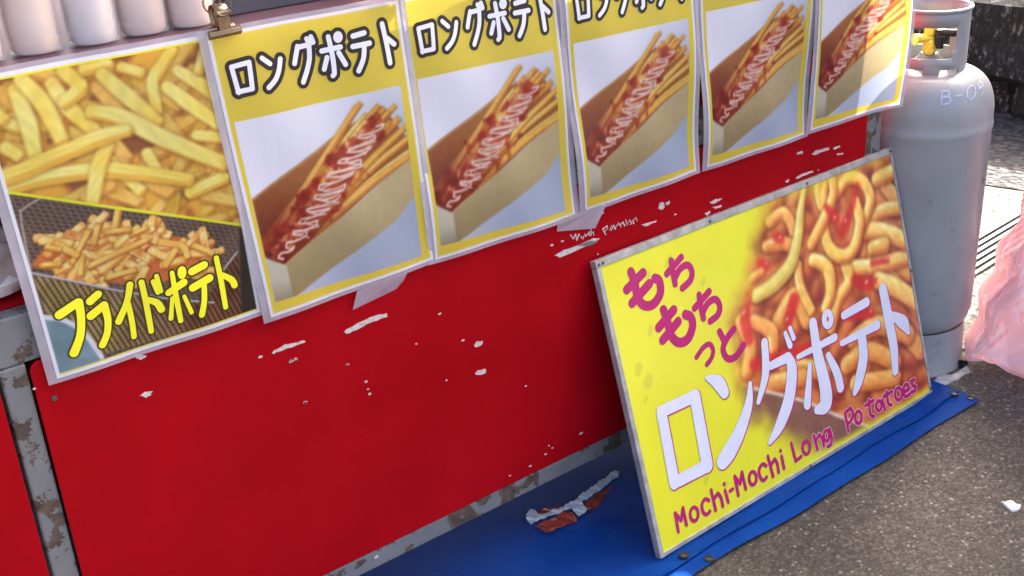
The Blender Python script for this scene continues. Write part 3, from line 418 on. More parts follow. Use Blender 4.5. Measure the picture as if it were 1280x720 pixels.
        e = sstep(.8, 1.0, d)[..., None] * .3; c = c * (1 - e) + lo * e
        w = (soft or s.px) / r; s.comp(sstep(1 + w, 1 - w, d), np.clip(c, 0, 1), sl)
    def blur(s, sigma):
        k = int(3 * sigma) + 1; w = np.exp(-np.arange(-k, k + 1) ** 2 / (2 * sigma ** 2)); w /= w.sum()
        for ax in (0, 1):
            p = np.pad(s.img, [(k, k) if a == ax else (0, 0) for a in range(3)], mode='edge'); o = 0
            for i, ww in enumerate(w): o = o + ww * (p[i:i + s.img.shape[0]] if ax == 0 else p[:, i:i + s.img.shape[1]])
            s.img = o
    def lin(s): return to_lin(np.clip(s.img, 0, 1))

def jit(c, a=14):
    k = rng.uniform(-a, a); return tuple(np.clip(np.array(c) + k + rng.uniform(-a / 3, a / 3, 3), 0, 255))

def paint_long_potato(step):
    p = Pic(297, 420, step); p.fill((240, 238, 246))
    p.poly([(5, 5), (292, 5), (292, 415), (5, 415)], (232, 208, 72))
    frame = p.img.copy(); q = LP_QUAD
    g = lambda X, Y: np.array([.95, .95, 1.]) + (np.array([.68, .72, .80]) - np.array([.95, .95, 1.])) * sstep(.25, .95, (X / 297 * .75 + (300 - Y) / 300 * .75) / 1.2)[..., None]
    p.poly([(0, 0), (297, 0), (297, 310), (0, 310)], g)
    # open kraft box: inside wall, fries, sauces, then the near side
    p.poly(LP_BACK, lambda X, Y: np.array([.68, .42, .23]) + (np.array([.46, .21, .12]) - np.array([.68, .42, .23])) * sstep(210, 60, Y)[..., None], 1.5)
    p.poly([LP_BACK[0], LP_BACK[1], (LP_BACK[1][0] + 3, LP_BACK[1][1] - 3), (LP_BACK[0][0] + 3, LP_BACK[0][1] - 3)], (190, 140, 90), .8)
    n0 = p.noise(14, 3)
    for st in LP_FRIES: p.fry(st, jit((244, 180, 74), 12), jit((255, 226, 132), 8), (196, 106, 36), .55, 1.2, root=jit((206, 104, 58), 16))
    for st in LP_FRIES[:4]:                                   # lower ends sit deeper and darker
        p.stroke([(st[0][0] - 4, st[0][1] - 4, 14), (st[0][0] + 45, st[0][1] + 50, 8)], (150, 62, 30), 9, .35)
    for st in LP_SAUCE:
        k = p.sdist(st)
        if k is None: continue
        sl, d, side, al, r = k; a = sstep(1.15, .45, d + (n0[sl] - .5) * 2.0) * .86
        c = np.array([.68, .17, .13]) + (n0[sl] - .5)[..., None] * np.array([.5, .35, .25]); p.comp(a, np.clip(c, 0, 1), sl)
    q1, q2 = LP_FRIES[0][0], LP_FRIES[0][2]; dk = sstep(-1, 6, p.pdist(LP_BACK)) * sstep(150, 20, (p.X - LP_BACK[0][0]) * .66 + (p.Y - LP_END[0][1]) * .75)
    p.img *= 1 - dk[..., None] * np.array([.22, .42, .46])
    n1 = p.noise(7, 2)
    k = p.sdist(LP_SAUCE[0], 1.0)
    if k: p.comp(sstep(.9, .4, k[1]) * sstep(.56, .72, n1[k[0]]) * .7, np.array([.86, .62, .40]), k[0])
    for st in LP_MAYO:
        p.stroke([(x + .8, y - 1.8, r * 1.1) for x, y, r in st], (150, 50, 38), 1.6, .5)
        p.stroke(st, (246, 222, 208), 1.)
    p.poly(LP_FRONT, lambda X, Y: np.array([.80, .72, .54]) + (np.array([.62, .54, .38]) - np.array([.80, .72, .54])) * sstep(190, 20, Y + X * .12)[..., None] + (n0 - .5)[..., None] * .03, 1.)
    p.poly(LP_END, lambda X, Y: np.array([.80, .77, .68]) + (np.array([.62, .58, .48]) - np.array([.80, .77, .68])) * sstep(60, 15, Y)[..., None], 1.)
    a, b = LP_FRONT[0], LP_FRONT[1]; p.stroke([(a[0], a[1], .9), (b[0], b[1], .9)], (205, 185, 135), .8, .8)
    fm = np.maximum(sstep(-6, 4, p.pdist(LP_BACK)), .5 * sstep(-1, 1, p.pdist(LP_FRONT))) + .03; p.img *= (1 + (p.noise(6, 2) - .5) * .09 * fm)[..., None]; p.blur(.9)
    d = p.pdist(q); m_ = sstep(-.6, .6, d)[..., None]; p.img = frame * (1 - m_) + p.img * m_
    return p

def paint_fried_potato(step):
    p = Pic(297, 420, step); p.fill((240, 240, 246)); frame0 = p.img.copy()
    p.fill((196, 118, 44)); n = p.noise(30, 4); p.comp(sstep(.45, .62, n), np.array([.90, .66, .22])); p.comp(sstep(.5, .36, n) * .8, np.array([.46, .23, .13]))
    for _ in range(120):
        x, y = rng.uniform(-20, 317), rng.uniform(110, 420); a = rng.uniform(-1.2, 1.2); l = rng.uniform(30, 70)
        p.fry([(x, y, 10), (x + l * math.cos(a), y + l * math.sin(a), 9.5)], jit((228, 168, 58), 20), jit((242, 208, 106), 16), (196, 120, 44), .4, 2.4)
    for st in P1_FRIES: p.fry([(x, y, r * (.74 if k in (0, len(st) - 1) else .90)) for k, (x, y, r) in enumerate(st)], jit((255, 222, 84), 8), jit((255, 246, 150), 4), (230, 158, 44), .62, 1.7)
    p.img *= (1 + (p.noise(8, 3) - .5) * .05)[..., None]; p.img = p.img * .92 + np.array([.99, .90, .52]) * .08; p.blur(1.05); top = p.img.copy()
    # frying basket
    p.fill((72, 52, 46)); n = p.noise(40, 3); p.comp(sstep(.4, .7, n) * .6, np.array([.42, .30, .24]))
    X, Y = p.X, p.Y
    u = X * .95 + Y * .2; w = Y - X * -.42
    mesh = np.maximum(sstep(.66, .86, np.abs(((u / 7.4) % 1) - .5) * 2), sstep(.62, .82, np.abs(((w / 6.2) % 1) - .5) * 2))
    p.comp(mesh * .55, np.array([.60, .54, .48]))
    p.poly(P1_PILE, (206, 110, 54), 3)
    C = np.array(P1_PILE); cx, cy = C.mean(0)
    for _ in range(130):
        i = rng.integers(len(C)); t = rng.uniform(0, 1.) ** .7; x, y = cx + (C[i][0] - cx) * t + rng.uniform(-7, 7), cy + (C[i][1] - cy) * t + rng.uniform(-6, 6)
        a = rng.uniform(-.9, .9) + (1.2 if rng.random() < .25 else 0); l = rng.uniform(18, 44)
        p.fry([(x - l / 2 * math.cos(a), y - l / 2 * math.sin(a), 6.2), (x + l / 2 * math.cos(a), y + l / 2 * math.sin(a), 5.6)], jit((250, 190, 88) if rng.random() < .75 else (236, 140, 64), 16), jit((255, 240, 160), 10), (214, 120, 50), .5, 1.3)
    for st in P1_MIDS: p.fry(st, jit((238, 176, 72), 14), jit((250, 222, 120), 10), (190, 98, 34), .7, 1.)
    nb = p.noise(25, 3)
    lines = np.abs((((X + Y * .28) / 7.2) % 1) - .5) * 2; rows = np.abs((((Y + X * .40) / 4.8) % 1) - .5) * 2
    def bask(X, Y):
        c = np.array([.63, .53, .33]) + (np.array([.50, .30, .20]) - np.array([.63, .53, .33])) * sstep(60, 230, X)[..., None] + (nb - .5)[..., None] * .25
        return c * (1 - (sstep(.5, .72, lines) * (.45 + .3 * sstep(.3, .6, rows)))[..., None])
    p.poly(P1_BASKET, bask, 1.2)
    p.poly(P1_DARK, (50, 38, 34), 2)
    p.stroke([(x, y, 1.5) for x, y in P1_RIM], (198, 196, 206), .8); p.stroke([(x, y - 2.2, 1.) for x, y in P1_RIM], (80, 66, 56), 1, .6)
    p.stroke([(x, y, 1.2) for x, y in P1_RIM2], (176, 166, 160), .8); p.stroke([(x, y, 1.2) for x, y in P1_RIM3], (196, 196, 200), .8)
    p.poly(P1_BOWL, lambda X, Y: np.array([.44, .55, .60]) + (nb - .5)[..., None] * .18, 1.2)
    p.stroke([(x, y, 3.4) for x, y in P1_BOWLRIM], (216, 218, 226), 1.)
    p.blur(.6)
    a, b = P1_DIAG[0], P1_DIAG[-1]; line = a[1] + (b[1] - a[1]) * (X - a[0]) / (b[0] - a[0])
    up = sstep(-.8, .8, Y - line)[..., None]; p.img = p.img * (1 - up) + top * up
    p.comp(sstep(2.6, 1.6, np.abs(Y - line)), np.array([.90, .91, .16]))
    p.comp(sstep(5.5, 6.5, 13 - Y + 0 * X) * (X > 0), np.array([.88, .87, .28])); p.comp((Y > 411) * 1., np.array([.93, .95, .13]))
    d = p.pdist([(5, 5), (292, 5), (292, 414), (5, 414)]); m_ = sstep(-.6, .6, d)[..., None]; p.img = frame0 * (1 - m_) + p.img * m_
    return p

def paint_sign(step):
    p = Pic(900, 585, step); n = p.noise(120, 3)
    p.fill((214, 209, 34)); p.img += (n - .5)[..., None] * np.array([.05, .06, .04]); yellow = p.img.copy()
    p.fill((200, 100, 48)); n2 = p.noise(34, 4); p.comp(sstep(.5, .68, n2) * .8, np.array([.90, .58, .26])); p.comp(sstep(.46, .30, n2) * .8, np.array([.55, .14, .09]))
    for _ in range(130):
        x, y = rng.uniform(330, 920), rng.uniform(90, 600); a = rng.uniform(0, 6.28); l = rng.uniform(130, 260); b = a + rng.uniform(-1.9, 1.9)
        pts = [(x, y, 23), (x + l * .5 * math.cos(a), y + l * .5 * math.sin(a), 26), (x + l * .5 * math.cos(a) + l * .5 * math.cos(b), y + l * .5 * math.sin(a) + l * .5 * math.sin(b), 22)]
        p.fry(pts, jit((206, 106, 50), 22), jit((230, 158, 82), 18), (146, 46, 26), .6, 7, rope=True)
        if rng.random() < .2: p.stroke([(x + l * .15, y, 13), (x + l * .28, y + 14, 7)], (176, 28, 24), 11, .7)
    p.blur(2.6)
    for i, st in enumerate(BD_FRIES):
        lite = i >= len(BD_FRIES) - 14
        p.fry(st, jit((246, 194, 86) if lite else (236, 160, 74), 12), jit((255, 242, 158) if lite else (250, 214, 124), 8), (206, 104, 42), .95, 3, rope=True)
    p.fry(BD_FRIES[-1], (230, 210, 100), (242, 234, 154), (206, 156, 62), .6, 3, rope=True)
    for st in BD_SAUCE:
        p.stroke(st, (200, 26, 24), 7, .85); x, y, r = st[len(st) // 2]
        p.stroke([(x - r * .3, y + r * .35, r * .22), (x + r * .2, y + r * .5, r * .15)], (246, 196, 190), 2, .8)
    # pale tray edge and its shaded side
    T = BD_TRAY; p.poly([(T[0][0] - 40, T[0][1] + 20), T[0], T[1], T[2], T[3], (720, -60), (250, -60)], lambda X, Y: np.array([.50, .32, .25]) + (n2 - .5)[..., None] * .1, 3)
    p.stroke([(x, y, 3.) for x, y in T], (236, 212, 190), 1.6)
    p.img *= (1 + (p.noise(14, 3) - .5) * .18)[..., None]; p.blur(1.6)
    d = p.pdist(BD_MASK); n3 = p.noise(50, 3); a = sstep(-34, 40, d + (n3 - .5) * 50)
    base = T[0][1] + (T[-1][1] - T[0][1]) * (p.X - T[0][0]) / (T[-1][0] - T[0][0]); a *= sstep(-150, -45, p.Y - base + (n3 - .5) * 30)
    a *= sstep(0, 22, p.Y + (p.X - 600) * .0 - 4)
    p.img = yellow * (1 - a[..., None]) + p.img * a[..., None]
    for x, y, s_ in ((112, 522, 7), (170, 530, 9), (40, 360, 8), (60, 330, 10), (44, 300, 6), (72, 140, 5), (150, 90, 6), (200, 60, 5), (90, 420, 6), (250, 470, 5)):
        k = p.sdist([(x, y, s_), (x + s_ * .8, y + s_, s_)])
        p.comp(sstep(1.1, .3, k[1] + (n3[k[0]] - .5) * 2) * .3, np.array([.62, .58, .16]), k[0])
    return p

def sheet_object(pic, fn, name, material, parent):
    """flat printed sheet: a grid that carries the print's colours"""
    nx, ny = pic.nx, pic.ny; P = fn(pic.X / 1000., pic.Y / 1000.); nv = (nx + 1) * (ny + 1)
    me = bpy.data.meshes.new(name); me.vertices.add(nv); me.vertices.foreach_set('co', P.reshape(-1).astype(np.float32))
    i = np.arange(ny)[:, None] * (nx + 1) + np.arange(nx)[None, :]; quads = np.stack([i, i + 1, i + nx + 2, i + nx + 1], -1).reshape(-1)
    nf = nx * ny; me.loops.add(nf * 4); me.loops.foreach_set('vertex_index', quads.astype(np.int32))
    me.polygons.add(nf); me.polygons.foreach_set('loop_start', (np.arange(nf) * 4).astype(np.int32)); me.polygons.foreach_set('loop_total', np.full(nf, 4, np.int32))
    me.update(calc_edges=True); me.polygons.foreach_set('use_smooth', np.ones(nf, bool))
    at = me.color_attributes.new('print', 'FLOAT_COLOR', 'POINT'); c = np.ones((nv, 4), np.float32); c[:, :3] = pic.lin().reshape(-1, 3); at.data.foreach_set('color', c.reshape(-1))
    me.materials.append(material); o = bpy.data.objects.new(name, me); COL.objects.link(o)
    o.parent = parent; o.matrix_parent_inverse = Matrix.Translation(parent.location).inverted(); return o

def lettering(strokes, fn, material, parent, name='lettering', grow=0., dx=0., dy=0., h0=.0004):
    """round-ended pen strokes as thin print on a sheet; fn(u, v, h) -> point"""
    mb = MB(); idx = 0
    for st in strokes:
        P = [np.array(q, float) for q in st]; parts = [[P[0]]]
        for i in range(1, len(P)):
            parts[-1].append(P[i])
            if i < len(P) - 1:
                a = P[i] - P[i - 1]; b = P[i + 1] - P[i]; c = (a[0] * b[0] + a[1] * b[1]) / (math.hypot(*a[:2]) * math.hypot(*b[:2]) + 1e-9)
                if c < .25: parts.append([P[i]])
        for pt in parts:
            Q = resample(pt, 4.); m = len(Q); vs = []; idx += 1
            for i in range(m):
                d = Q[min(i + 1, m - 1)] - Q[max(i - 1, 0)]; l = math.hypot(d[0], d[1]) or 1; nx_, ny_ = -d[1] / l, d[0] / l; r = Q[i][2] + grow
                h = h0 + idx * 2e-6 + 1e-4 * i / m
                for s_ in (1, -1): vs.append(fn((Q[i][0] + dx + s_ * nx_ * r) / 1000, (Q[i][1] + dy + s_ * ny_ * r) / 1000, h))
            fs = [(2 * i, 2 * i + 1, 2 * i + 3, 2 * i + 2) for i in range(m - 1)]
            for end, sg in ((0, -1), (m - 1, 1)):
                d = (Q[min(1, m - 1)] - Q[0]) if end == 0 else (Q[-1] - Q[max(m - 2, 0)]); a0 = math.atan2(d[1], d[0]) + (math.pi if end == 0 else 0); r = Q[end][2] + grow; h = h0 + idx * 2e-6 + 1e-4 * end / m; n0 = len(vs)
                for k in range(9):
                    t = a0 - math.pi / 2 + math.pi * k / 8; vs.append(fn((Q[end][0] + dx + r * math.cos(t)) / 1000, (Q[end][1] + dy + r * math.sin(t)) / 1000, h))
                fs.append(tuple(range(n0, n0 + 9)))
            mb.add(vs, fs)
    return mb.build(name, material, parent, fix=False)

# ---------------------------------------------------------------- the setting: ground, gravel, wall
def flat(name, poly, z, m_, kind='structure'):
    o = MB().add([(x, y, z) for x, y in poly], [tuple(range(len(poly)))]).build(name, m_); o['kind'] = kind; return o
flat('ground', [(-60, -60), (60, -60), (60, 60), (-60, 60)], G, M['asphalt'])
edge = [(1.86 + .10 * math.sin(k * 1.9) * .3 + rng.uniform(-.015, .015), -3.0 + k * .1) for k in range(0, 70)]
def gravel_edge():
    L_ = [(1.70, -.10), (1.80, -.06), (1.86, -.11), (1.95, -.16), (2.1, -.24), (2.4, -.4), (3.2, -.9), (4, -1.4), (6, -2.6)]
    return L_ + [(12, -2.6), (12, 8), (1.2, 8), (1.2, .75), (1.45, .3)]
flat('gravel_path', gravel_edge(), G + .004, M['gravel'])
flat('dark_gravel_strip', [(2.98, -2.5), (3.05, -1.), (2.96, -.2), (3.0, .35), (2.93, .6), (3.02, 1.1), (2.97, 2.), (3.0, 4.5), (3.78, 4.5), (3.78, -2.5)], G + .008, M['cinder'])

def stone_block(y0, y1, z0, z1, x0=3.70, depth=.42):
    """roughly hewn block, face uneven, arrises rounded"""
    mb = MB(); ph = rng.uniform(0, 9); n = 14
    def face(a, b):
        e = min(a, 1 - a, b, 1 - b); dz = .035 * (1 - min(1, e / .08)) ** 2
        return dz - .018 * math.sin(7 * a + ph) * math.sin(5 * b + ph * 2) - rng.uniform(0, .012)
    mb.grid(lambda a, b: (x0 + face(a, b), y0 + (y1 - y0) * a, z0 + (z1 - z0) * b), n, n)
    mb.box(x0 + .036, x0 + depth, y0 + .006, y1 - .006, z0 + .006, z1 - .004)
    return mb
wall = empty('stone_wall', (3.9, 1.0, G)); tag(wall, 'low wall of dark rough stone blocks behind the gas bottle', 'wall')
y = -2.2
for k, wd in enumerate((.9, 1.1, .8, 1.0, 1.15, .9, 1.0)):
    stone_block(y + .008, y + wd - .008, .004 + rng.uniform(0, .01), .33, 3.70 + rng.uniform(-.015, .015)).build('stone_block', M['stone'], wall, smooth=True); y += wd
y = -2.0
for k, wd in enumerate((1.0, .9, 1.04, 0.86, .24, 1.0, 1.1, .9)):
    inset = .14 if k == 4 else rng.uniform(0, .03)
    stone_block(y + .012, y + wd - .012, G - .02, -.012, 3.72 + inset).build('stone_block', M['stone'], wall, smooth=True); y += wd

# drain grate set in the gravel
gt = empty('drain_grate', (2.48, .22, G)); tag(gt, 'narrow metal drain grate with dark slots in the sunlit ground', 'drain grate')
ga = Vector((2.46, .285)); gb = Vector((2.28, .15)); ax = Vector((1, .08)).normalized()
MB().add([(*(ga - ax * .4), G + .0055), (*(ga + ax * .5), G + .0055), (*(gb + ax * .5), G + .0055), (*(gb - ax * .4), G + .0055)], [(0, 1, 2, 3)]).build('drain_pit', M['pit'], gt)
for k in range(6):
    c0 = ga.lerp(gb, k / 5); wv = (gb - ga).normalized() * .009
    MB().prism([tuple(c0 - ax * .4 - wv), tuple(c0 + ax * .5 - wv), tuple(c0 + ax * .5 + wv), tuple(c0 - ax * .4 + wv)], lambda a, b, d: (a, b, d), G + .006, G + .014).build('bar', M['iron'], gt)

# ---------------------------------------------------------------- the stall counter
ct = empty('stall_counter', (.6, .3, G)); tag(ct, 'red panelled stall counter with rusty grey steel frame', 'counter')
XL, XR = -1.25, 1.533
def bx(name, m_, *b, bevel=.003): return MB().box(*b).build(name, M[m_], ct, bevel=bevel)
for x0, x1 in ((-1.25, -1.215), (-.350, -.316), (1.477, 1.533)):
    bx('post', 'steel', x0, x1, .004, .040, G, .5715 if x0 == -.350 else .905)
    bx('post', 'steel', x0, x1, .56, .60, G, .905)
for x0, x1 in ((-1.215, -.350), (-.316, 1.477)):
    bx('rail', 'steel', x0, x1, .002, .038, -.003, .033)
    bx('rail', 'steel', x0, x1, .006, .036, .870, .905)
    bx('rail', 'steel', x0, x1, .562, .598, .572, .640)
    bx('rail', 'steel', x0, x1, .562, .598, -.003, .033)
bx('rail', 'steel', -1.2145, 1.4765, .005, .036, .572, .640)
def rpanel(x0, x1, z0, z1, r=.014):
    pts = []
    for cx_, cz_, a0 in ((x1 - r, z1 - r, 0), (x0 + r, z1 - r, 90), (x0 + r, z0 + r, 180), (x1 - r, z0 + r, 270)):
        for k in range(5): a = R(a0 + 22.5 * k); pts.append((cx_ + r * math.cos(a), cz_ + r * math.sin(a)))
    return pts
main = MB().prism(rpanel(-.3135, 1.4745, .0345, .5715), lambda a, b, d: (a, d, b), 0., .0035).build('panel', M['red'], ct, bevel=.001)
MB().prism(rpanel(-1.21, -.3555, .0345, .5715), lambda a, b, d: (a, d, b), 0., .0035).build('panel', M['red'], ct, bevel=.001)
MB().box(XL, XR, .601, .606, .0, .905).build('panel', M['red'], ct); MB().box(1.5335, 1.538, .01, .595, .0, .905).build('panel', M['red'], ct)
bx('added_light_block_board', 'steel', -1.21, 1.47, .045, .556, -.002, .012)  # unseen board added to block light from inside and darken the tarpaulin below
bx('shelf', 'red', -1.21, 1.47, .041, .556, .628, .642)
bx('counter_top', 'counter_top', XL - .02, XR + .01, .0, .64, .9055, .9455, bevel=.004)
# bare spots where the red paint has flaked, thin shapes of their own on the panel
for poly in CHIPS:
    P = []
    for i in range(len(poly)):
        a = poly[i]; b = poly[(i + 1) % len(poly)]
        for t in (0, .33, .66): P.append((a[0] + (b[0] - a[0]) * t + rng.uniform(-.0009, .0009), a[1] + (b[1] - a[1]) * t + rng.uniform(-.0009, .0009)))
    MB().prism(P, lambda a, b, d: (a, d, b), -.0008, .0002).build('paint_chip', M['chip'], main)
mb = MB()
for x, z in SPECKS:
    n = rng.integers(5, 8); r = rng.uniform(.0016, .0036); a0 = rng.uniform(0, 6)
    mb.prism([(x + 1.5 * r * rng.uniform(.6, 1.2) * math.cos(a0 + 6.283 * k / n), z + .8 * r * rng.uniform(.6, 1.2) * math.sin(a0 + 6.283 * k / n)) for k in range(n)], lambda a, b, d: (a, d, b), -.0007, .0002)
tag(mb.build('paint_specks', M['chip'], main), kind='stuff')
lettering([[(x * 1000 + rng.uniform(-2, 2), z * 1000 + rng.uniform(-1.5, 1.5), rng.uniform(.5, 1.7)) for x, z in st] for st in SCRIBBLE], lambda u, v, h: (u, -h, v), M['chip'], main, 'worn_lettering', h0=.0006)['kind'] = 'stuff'
a, b = CHIPS[6][2], CHIPS[6][4]
lettering([[(a[0] * 1000, a[1] * 1000, 1.2), ((a[0] + b[0]) * 500, (a[1] + b[1]) * 500 - 3, 4.5), (b[0] * 1000 - 8, b[1] * 1000 - 3, 1.5)]], lambda u, v, h: (u, -h, v), M['chip_dark'], main, 'bare_steel_patch', h0=.0012)
for x, z in ((-.292, .512), (.757, .098)):
    MB().lathe([(.0, 0), (.004, 0), (.004, .0015), (.0, .002)], n=12, cap=False).build('screw', M['screw'], ct).matrix_local = Matrix.Translation((x - .6, -.3, z - G)) @ Euler((R(90), 0, 0)).to_matrix().to_4x4()

# ---------------------------------------------------------------- blue tarpaulin under the sign
def tarp_h(x, y): return .003 * math.sin(9 * x + 3 * y) * math.sin(11 * y + 2 * x) + .003 * math.sin(23 * x + 17 * y) + .0035 * math.sin(4 * x - 14 * y)
tp = empty('tarpaulin', (.6, 0, G)); tag(tp, 'blue tarpaulin spread on the ground under the stall and sign', 'tarpaulin')
def tarp_pt(a, b, lift=0):
    x = -1.3 + a * (1.623 + 1.3) + .003 * math.sin(b * 9); y = -.256 + b * .82 + .004 * math.sin(a * 21) + .002 * math.sin(a * 55)
    if a > .97: x += (1 - b) * .0 - .05 * max(0, b - .15)
    e = min(a, 1 - a, b * .4, 1 - b) ; k = min(1, e / .02)
    return (x, y, G + .0075 + lift + max(-.002, tarp_h(x, y) * (.25 + .75 * k)))
MB().grid(lambda a, b: tarp_pt(a, b), 220, 70).build('sheet', M['tarp'], tp, smooth=True)
def hem_pt(a, b, y0, w, lift):           # upper layers, set back from the edge below
    x = -.4 + a * 1.985; y = y0 + .004 * math.sin(a * 7) + .0025 * math.sin(a * 31 + 1) + .012 * (a - .5) + b * w
    _, _, z = tarp_pt((x + 1.3) / 2.923, (y + .256) / .82); roll = .0025 * math.cos(min(1, b * 8) * 3.14)
    return (x, y, z + lift + roll + .0015 * math.sin(a * 70 + b * 5) * min(1, b * 4) - (.004 if b > .9 else 0))
for y0_, w_, lf in ((-.218, .034, .0030),):
    o = MB().grid(lambda a, b: hem_pt(a, b, y0_, w_, lf), 190, 12).build('fold', M['tarp'], tp, smooth=True); s = o.modifiers.new('thick', 'SOLIDIFY'); s.thickness = .0022
for x, y in EYELETS:
    ez = tarp_pt((x + 1.3) / 2.923, (y + .256) / .82)[2] + (.0075 if y > -.212 else .0015) - G
    MB().lathe([(.0100, -.004), (.0100, .0000), (.0090, .0005), (.0060, .0003), (.0055, -.004)], (x, y, G + ez), 20, cap=False).build('eyelet', M['eyelet'], tp, smooth=True)
    MB().lathe([(.0056, -.004), (.0054, -.0012)], (x, y, G + ez), 16).build('eyelet_hole', M['black'], tp)

# ---------------------------------------------------------------- laminated posters
def poster(name, label, quad, pic, strokes, bend, out_m, ink_m, grow, ys=(0, 0, 0, 0), y0=-.010):
    (blx, blz), (brx, brz), (trx, trz), (tlx, tlz) = quad
    root = empty(name, ((blx + brx) / 2, y0, (blz + brz) / 2)); tag(root, label, 'poster')
    def fn(u, v, h=0.):
        a = u / .297; b = v / .42
        x = (blx * (1 - a) + brx * a) * (1 - b) + (tlx * (1 - a) + trx * a) * b
        z = (blz * (1 - a) + brz * a) * (1 - b) + (tlz * (1 - a) + trz * a) * b
        y = y0 + (ys[0] * (1 - a) + ys[1] * a) * (1 - b) + (ys[3] * (1 - a) + ys[2] * a) * b
        dx, dy = bend(a, b); return x + dx, y - dy - h, z
    def arr(U, V):
        x, y, z = fn(U, V); return np.stack([x + 0 * U, y + 0 * U, z + 0 * U], -1)
    w = .0065
    wu = .012; us = np.concatenate([[-wu], np.linspace(.0005, .2965, 28), [.297 + wu]]); vv = np.concatenate([[-w], np.linspace(.0005, .4195, 38), [.42 + w]])
    nu_, nv_ = len(us), len(vv); mb = MB().add([tuple(float(t) for t in fn(u, v, -.0006)) for v in vv for u in us],
        [(j * nu_ + i, j * nu_ + i + 1, (j + 1) * nu_ + i + 1, (j + 1) * nu_ + i) for j in range(nv_ - 1) for i in range(nu_ - 1) if i in (0, nu_ - 2) or j in (0, nv_ - 2)])
    mb.build('laminate_border', M['film'], root, smooth=True, fix=False)
    sheet_object(pic, arr, 'printed_sheet', M['paper'], root)
    f1 = lambda u, v, h: tuple(float(t) for t in fn(u, v, h))
    strokes = [[(x, y_, r * 1.15) for x, y_, r in st] for st in strokes]
    lettering(strokes, f1, out_m, root, 'lettering_outline', grow=grow, h0=.0004)
    lettering(strokes, f1, ink_m, root, 'lettering', h0=.0008)
    return root
def wave(a1, p1, a2=0, p2=0):
    return lambda a, b: (0 * a, a1 * np.sin(a * 3.14 + p1) * np.sin(b * 5 + p2) + a2 * np.sin(b * 9 + a * 3) + .0015 * np.sin(a * 11 + b * 7))
picA = paint_fried_potato(1.3); picB = paint_long_potato(1.25); picC = paint_long_potato(1.6)
kana = POSTER_KANA
poster('fried_potato_poster', 'poster of golden fries and a frying basket with yellow lettering, leftmost on the counter', PQ[0], picA, FRY_KANA, wave(.002, 0), M['olive_ink'], M['yellow_ink'], 2.4, y0=-.008)
def curl(a, b): return (-.012 * a ** 3 * (1 - b) ** 2 * 2 + .008 * a * a * np.sin(b * 3.14), .028 * a ** 2 * (1.1 - b) + .004 * np.sin(a * 6 + b * 4))
names = ('second poster from the left, loaded long fries, clipped at its top left corner', 'third poster from the left, loaded long fries, directly right of the first long fries poster',
         'middle loaded long fries poster of the five, fourth poster from the left', 'fifth poster from the left, loaded long fries, above the sign', 'rightmost loaded long fries poster, curling forward in front of the gas bottle')
Q6 = [(1.2614, .5366), (1.520, .552), (1.548, .95), (1.2696, .95)]
for i, (q, bend, ys, yy) in enumerate(((PQ[1], wave(.0015, 0), (0, 0, 0, 0), -.012), (PQ[2], wave(.004, .5, .002), (0, 0, 0, 0), -.010), (PQ[3], wave(.005, .2, .003), (0, 0, 0, 0), -.012), (PQ[4], wave(.005, 1.2, .002), (0, 0, 0, 0), -.010), (Q6, curl, (0, -.018, -.006, 0), -.014))):
    o = poster('long_fries_poster', names[i], q, picB if i == 0 else picC, kana, bend, M['black_ink'], M['white_ink'], 5.8, ys, yy); o['group'] = 'long fries posters along the counter'
for poly, lab in zip(TAPES, ('strip of translucent tape under the left long fries posters', 'strip of translucent tape under the third and fourth posters')):
    cx_ = sum(q[0] for q in poly) / len(poly); cz_ = sum(q[1] for q in poly) / len(poly)
    mb = MB().add([(x, -.0022 - (.0135 if z > cz_ + .006 else 0), z) for x, z in poly], [tuple(range(len(poly)))])
    tag(mb.build('tape_strip', M['tape'], fix=False), lab, 'tape')

# ---------------------------------------------------------------- bulldog clips
def clip(x, z, label, tilt=0.):
    root = empty('bulldog_clip', (x, -.02, z)); tag(root, label, 'clip', 'bulldog clips on the poster tops')
    def lp(a, d, c): return (x + a * math.cos(tilt) - c * math.sin(tilt), -.016 + d, z + a * math.sin(tilt) + c * math.cos(tilt))
    def bar(name, prof, a0, a1):
        mb = MB(); n = len(prof); vs = [lp(a, d, c) for a in (a0, a1) for d, c in prof]
        mb.add(vs, [tuple(range(n)), tuple(range(2 * n - 1, n - 1, -1))] + [(k, (k + 1) % n, n + (k + 1) % n, n + k) for k in range(n)]); return mb.build(name, M['clip'], root, bevel=.0006)
    bar('jaw', [(-.0045, -.006), (-.001, -.007), (.0, .002), (-.003, .006), (-.008, .004), (-.009, -.002)], -.023, .023)
    bar('jaw', [(.017, -.006), (.013, -.007), (.012, .002), (.015, .006), (.020, .004), (.021, -.002)], -.023, .023)
    mb = MB()
    def spring(u, v):
        t = -2.45 + u * 4.9; return lp(-.009 + .018 * v, .005 + .0125 * math.sin(t), .024 - .0125 * math.cos(t) * -1 - (.0 if abs(t) < 1.9 else (abs(t) - 1.9) * .016))
    mb.grid(spring, 24, 2); o = mb.build('spring', M['clip'], root, smooth=True); s = o.modifiers.new('thick', 'SOLIDIFY'); s.thickness = .0012
    for d in (-.0075, .0175):
        mb = MB(); mb.box(-.008, .008, -.0006, .0006, .004, .024); mb.v = [lp(*q) for q in [(a, d + dd, c) for a, dd, c in mb.v]]; mb.build('arm', M['clip'], root)
        pts = [lp(.012 * math.sin(t), d - .004 * (1 if d < 0 else -1), .036 - .013 * math.cos(t)) for t in [2 * math.pi * k / 20 for k in range(20)]]
        MB().tube(pts, .0014, 8, closed=True).build('handle', M['clip'], root, smooth=True)
    MB().tube([lp(-.011, -.008, .026), lp(.011, -.008, .026)], .0042, 12).build('pin', M['clip'], root, smooth=True)
    return root
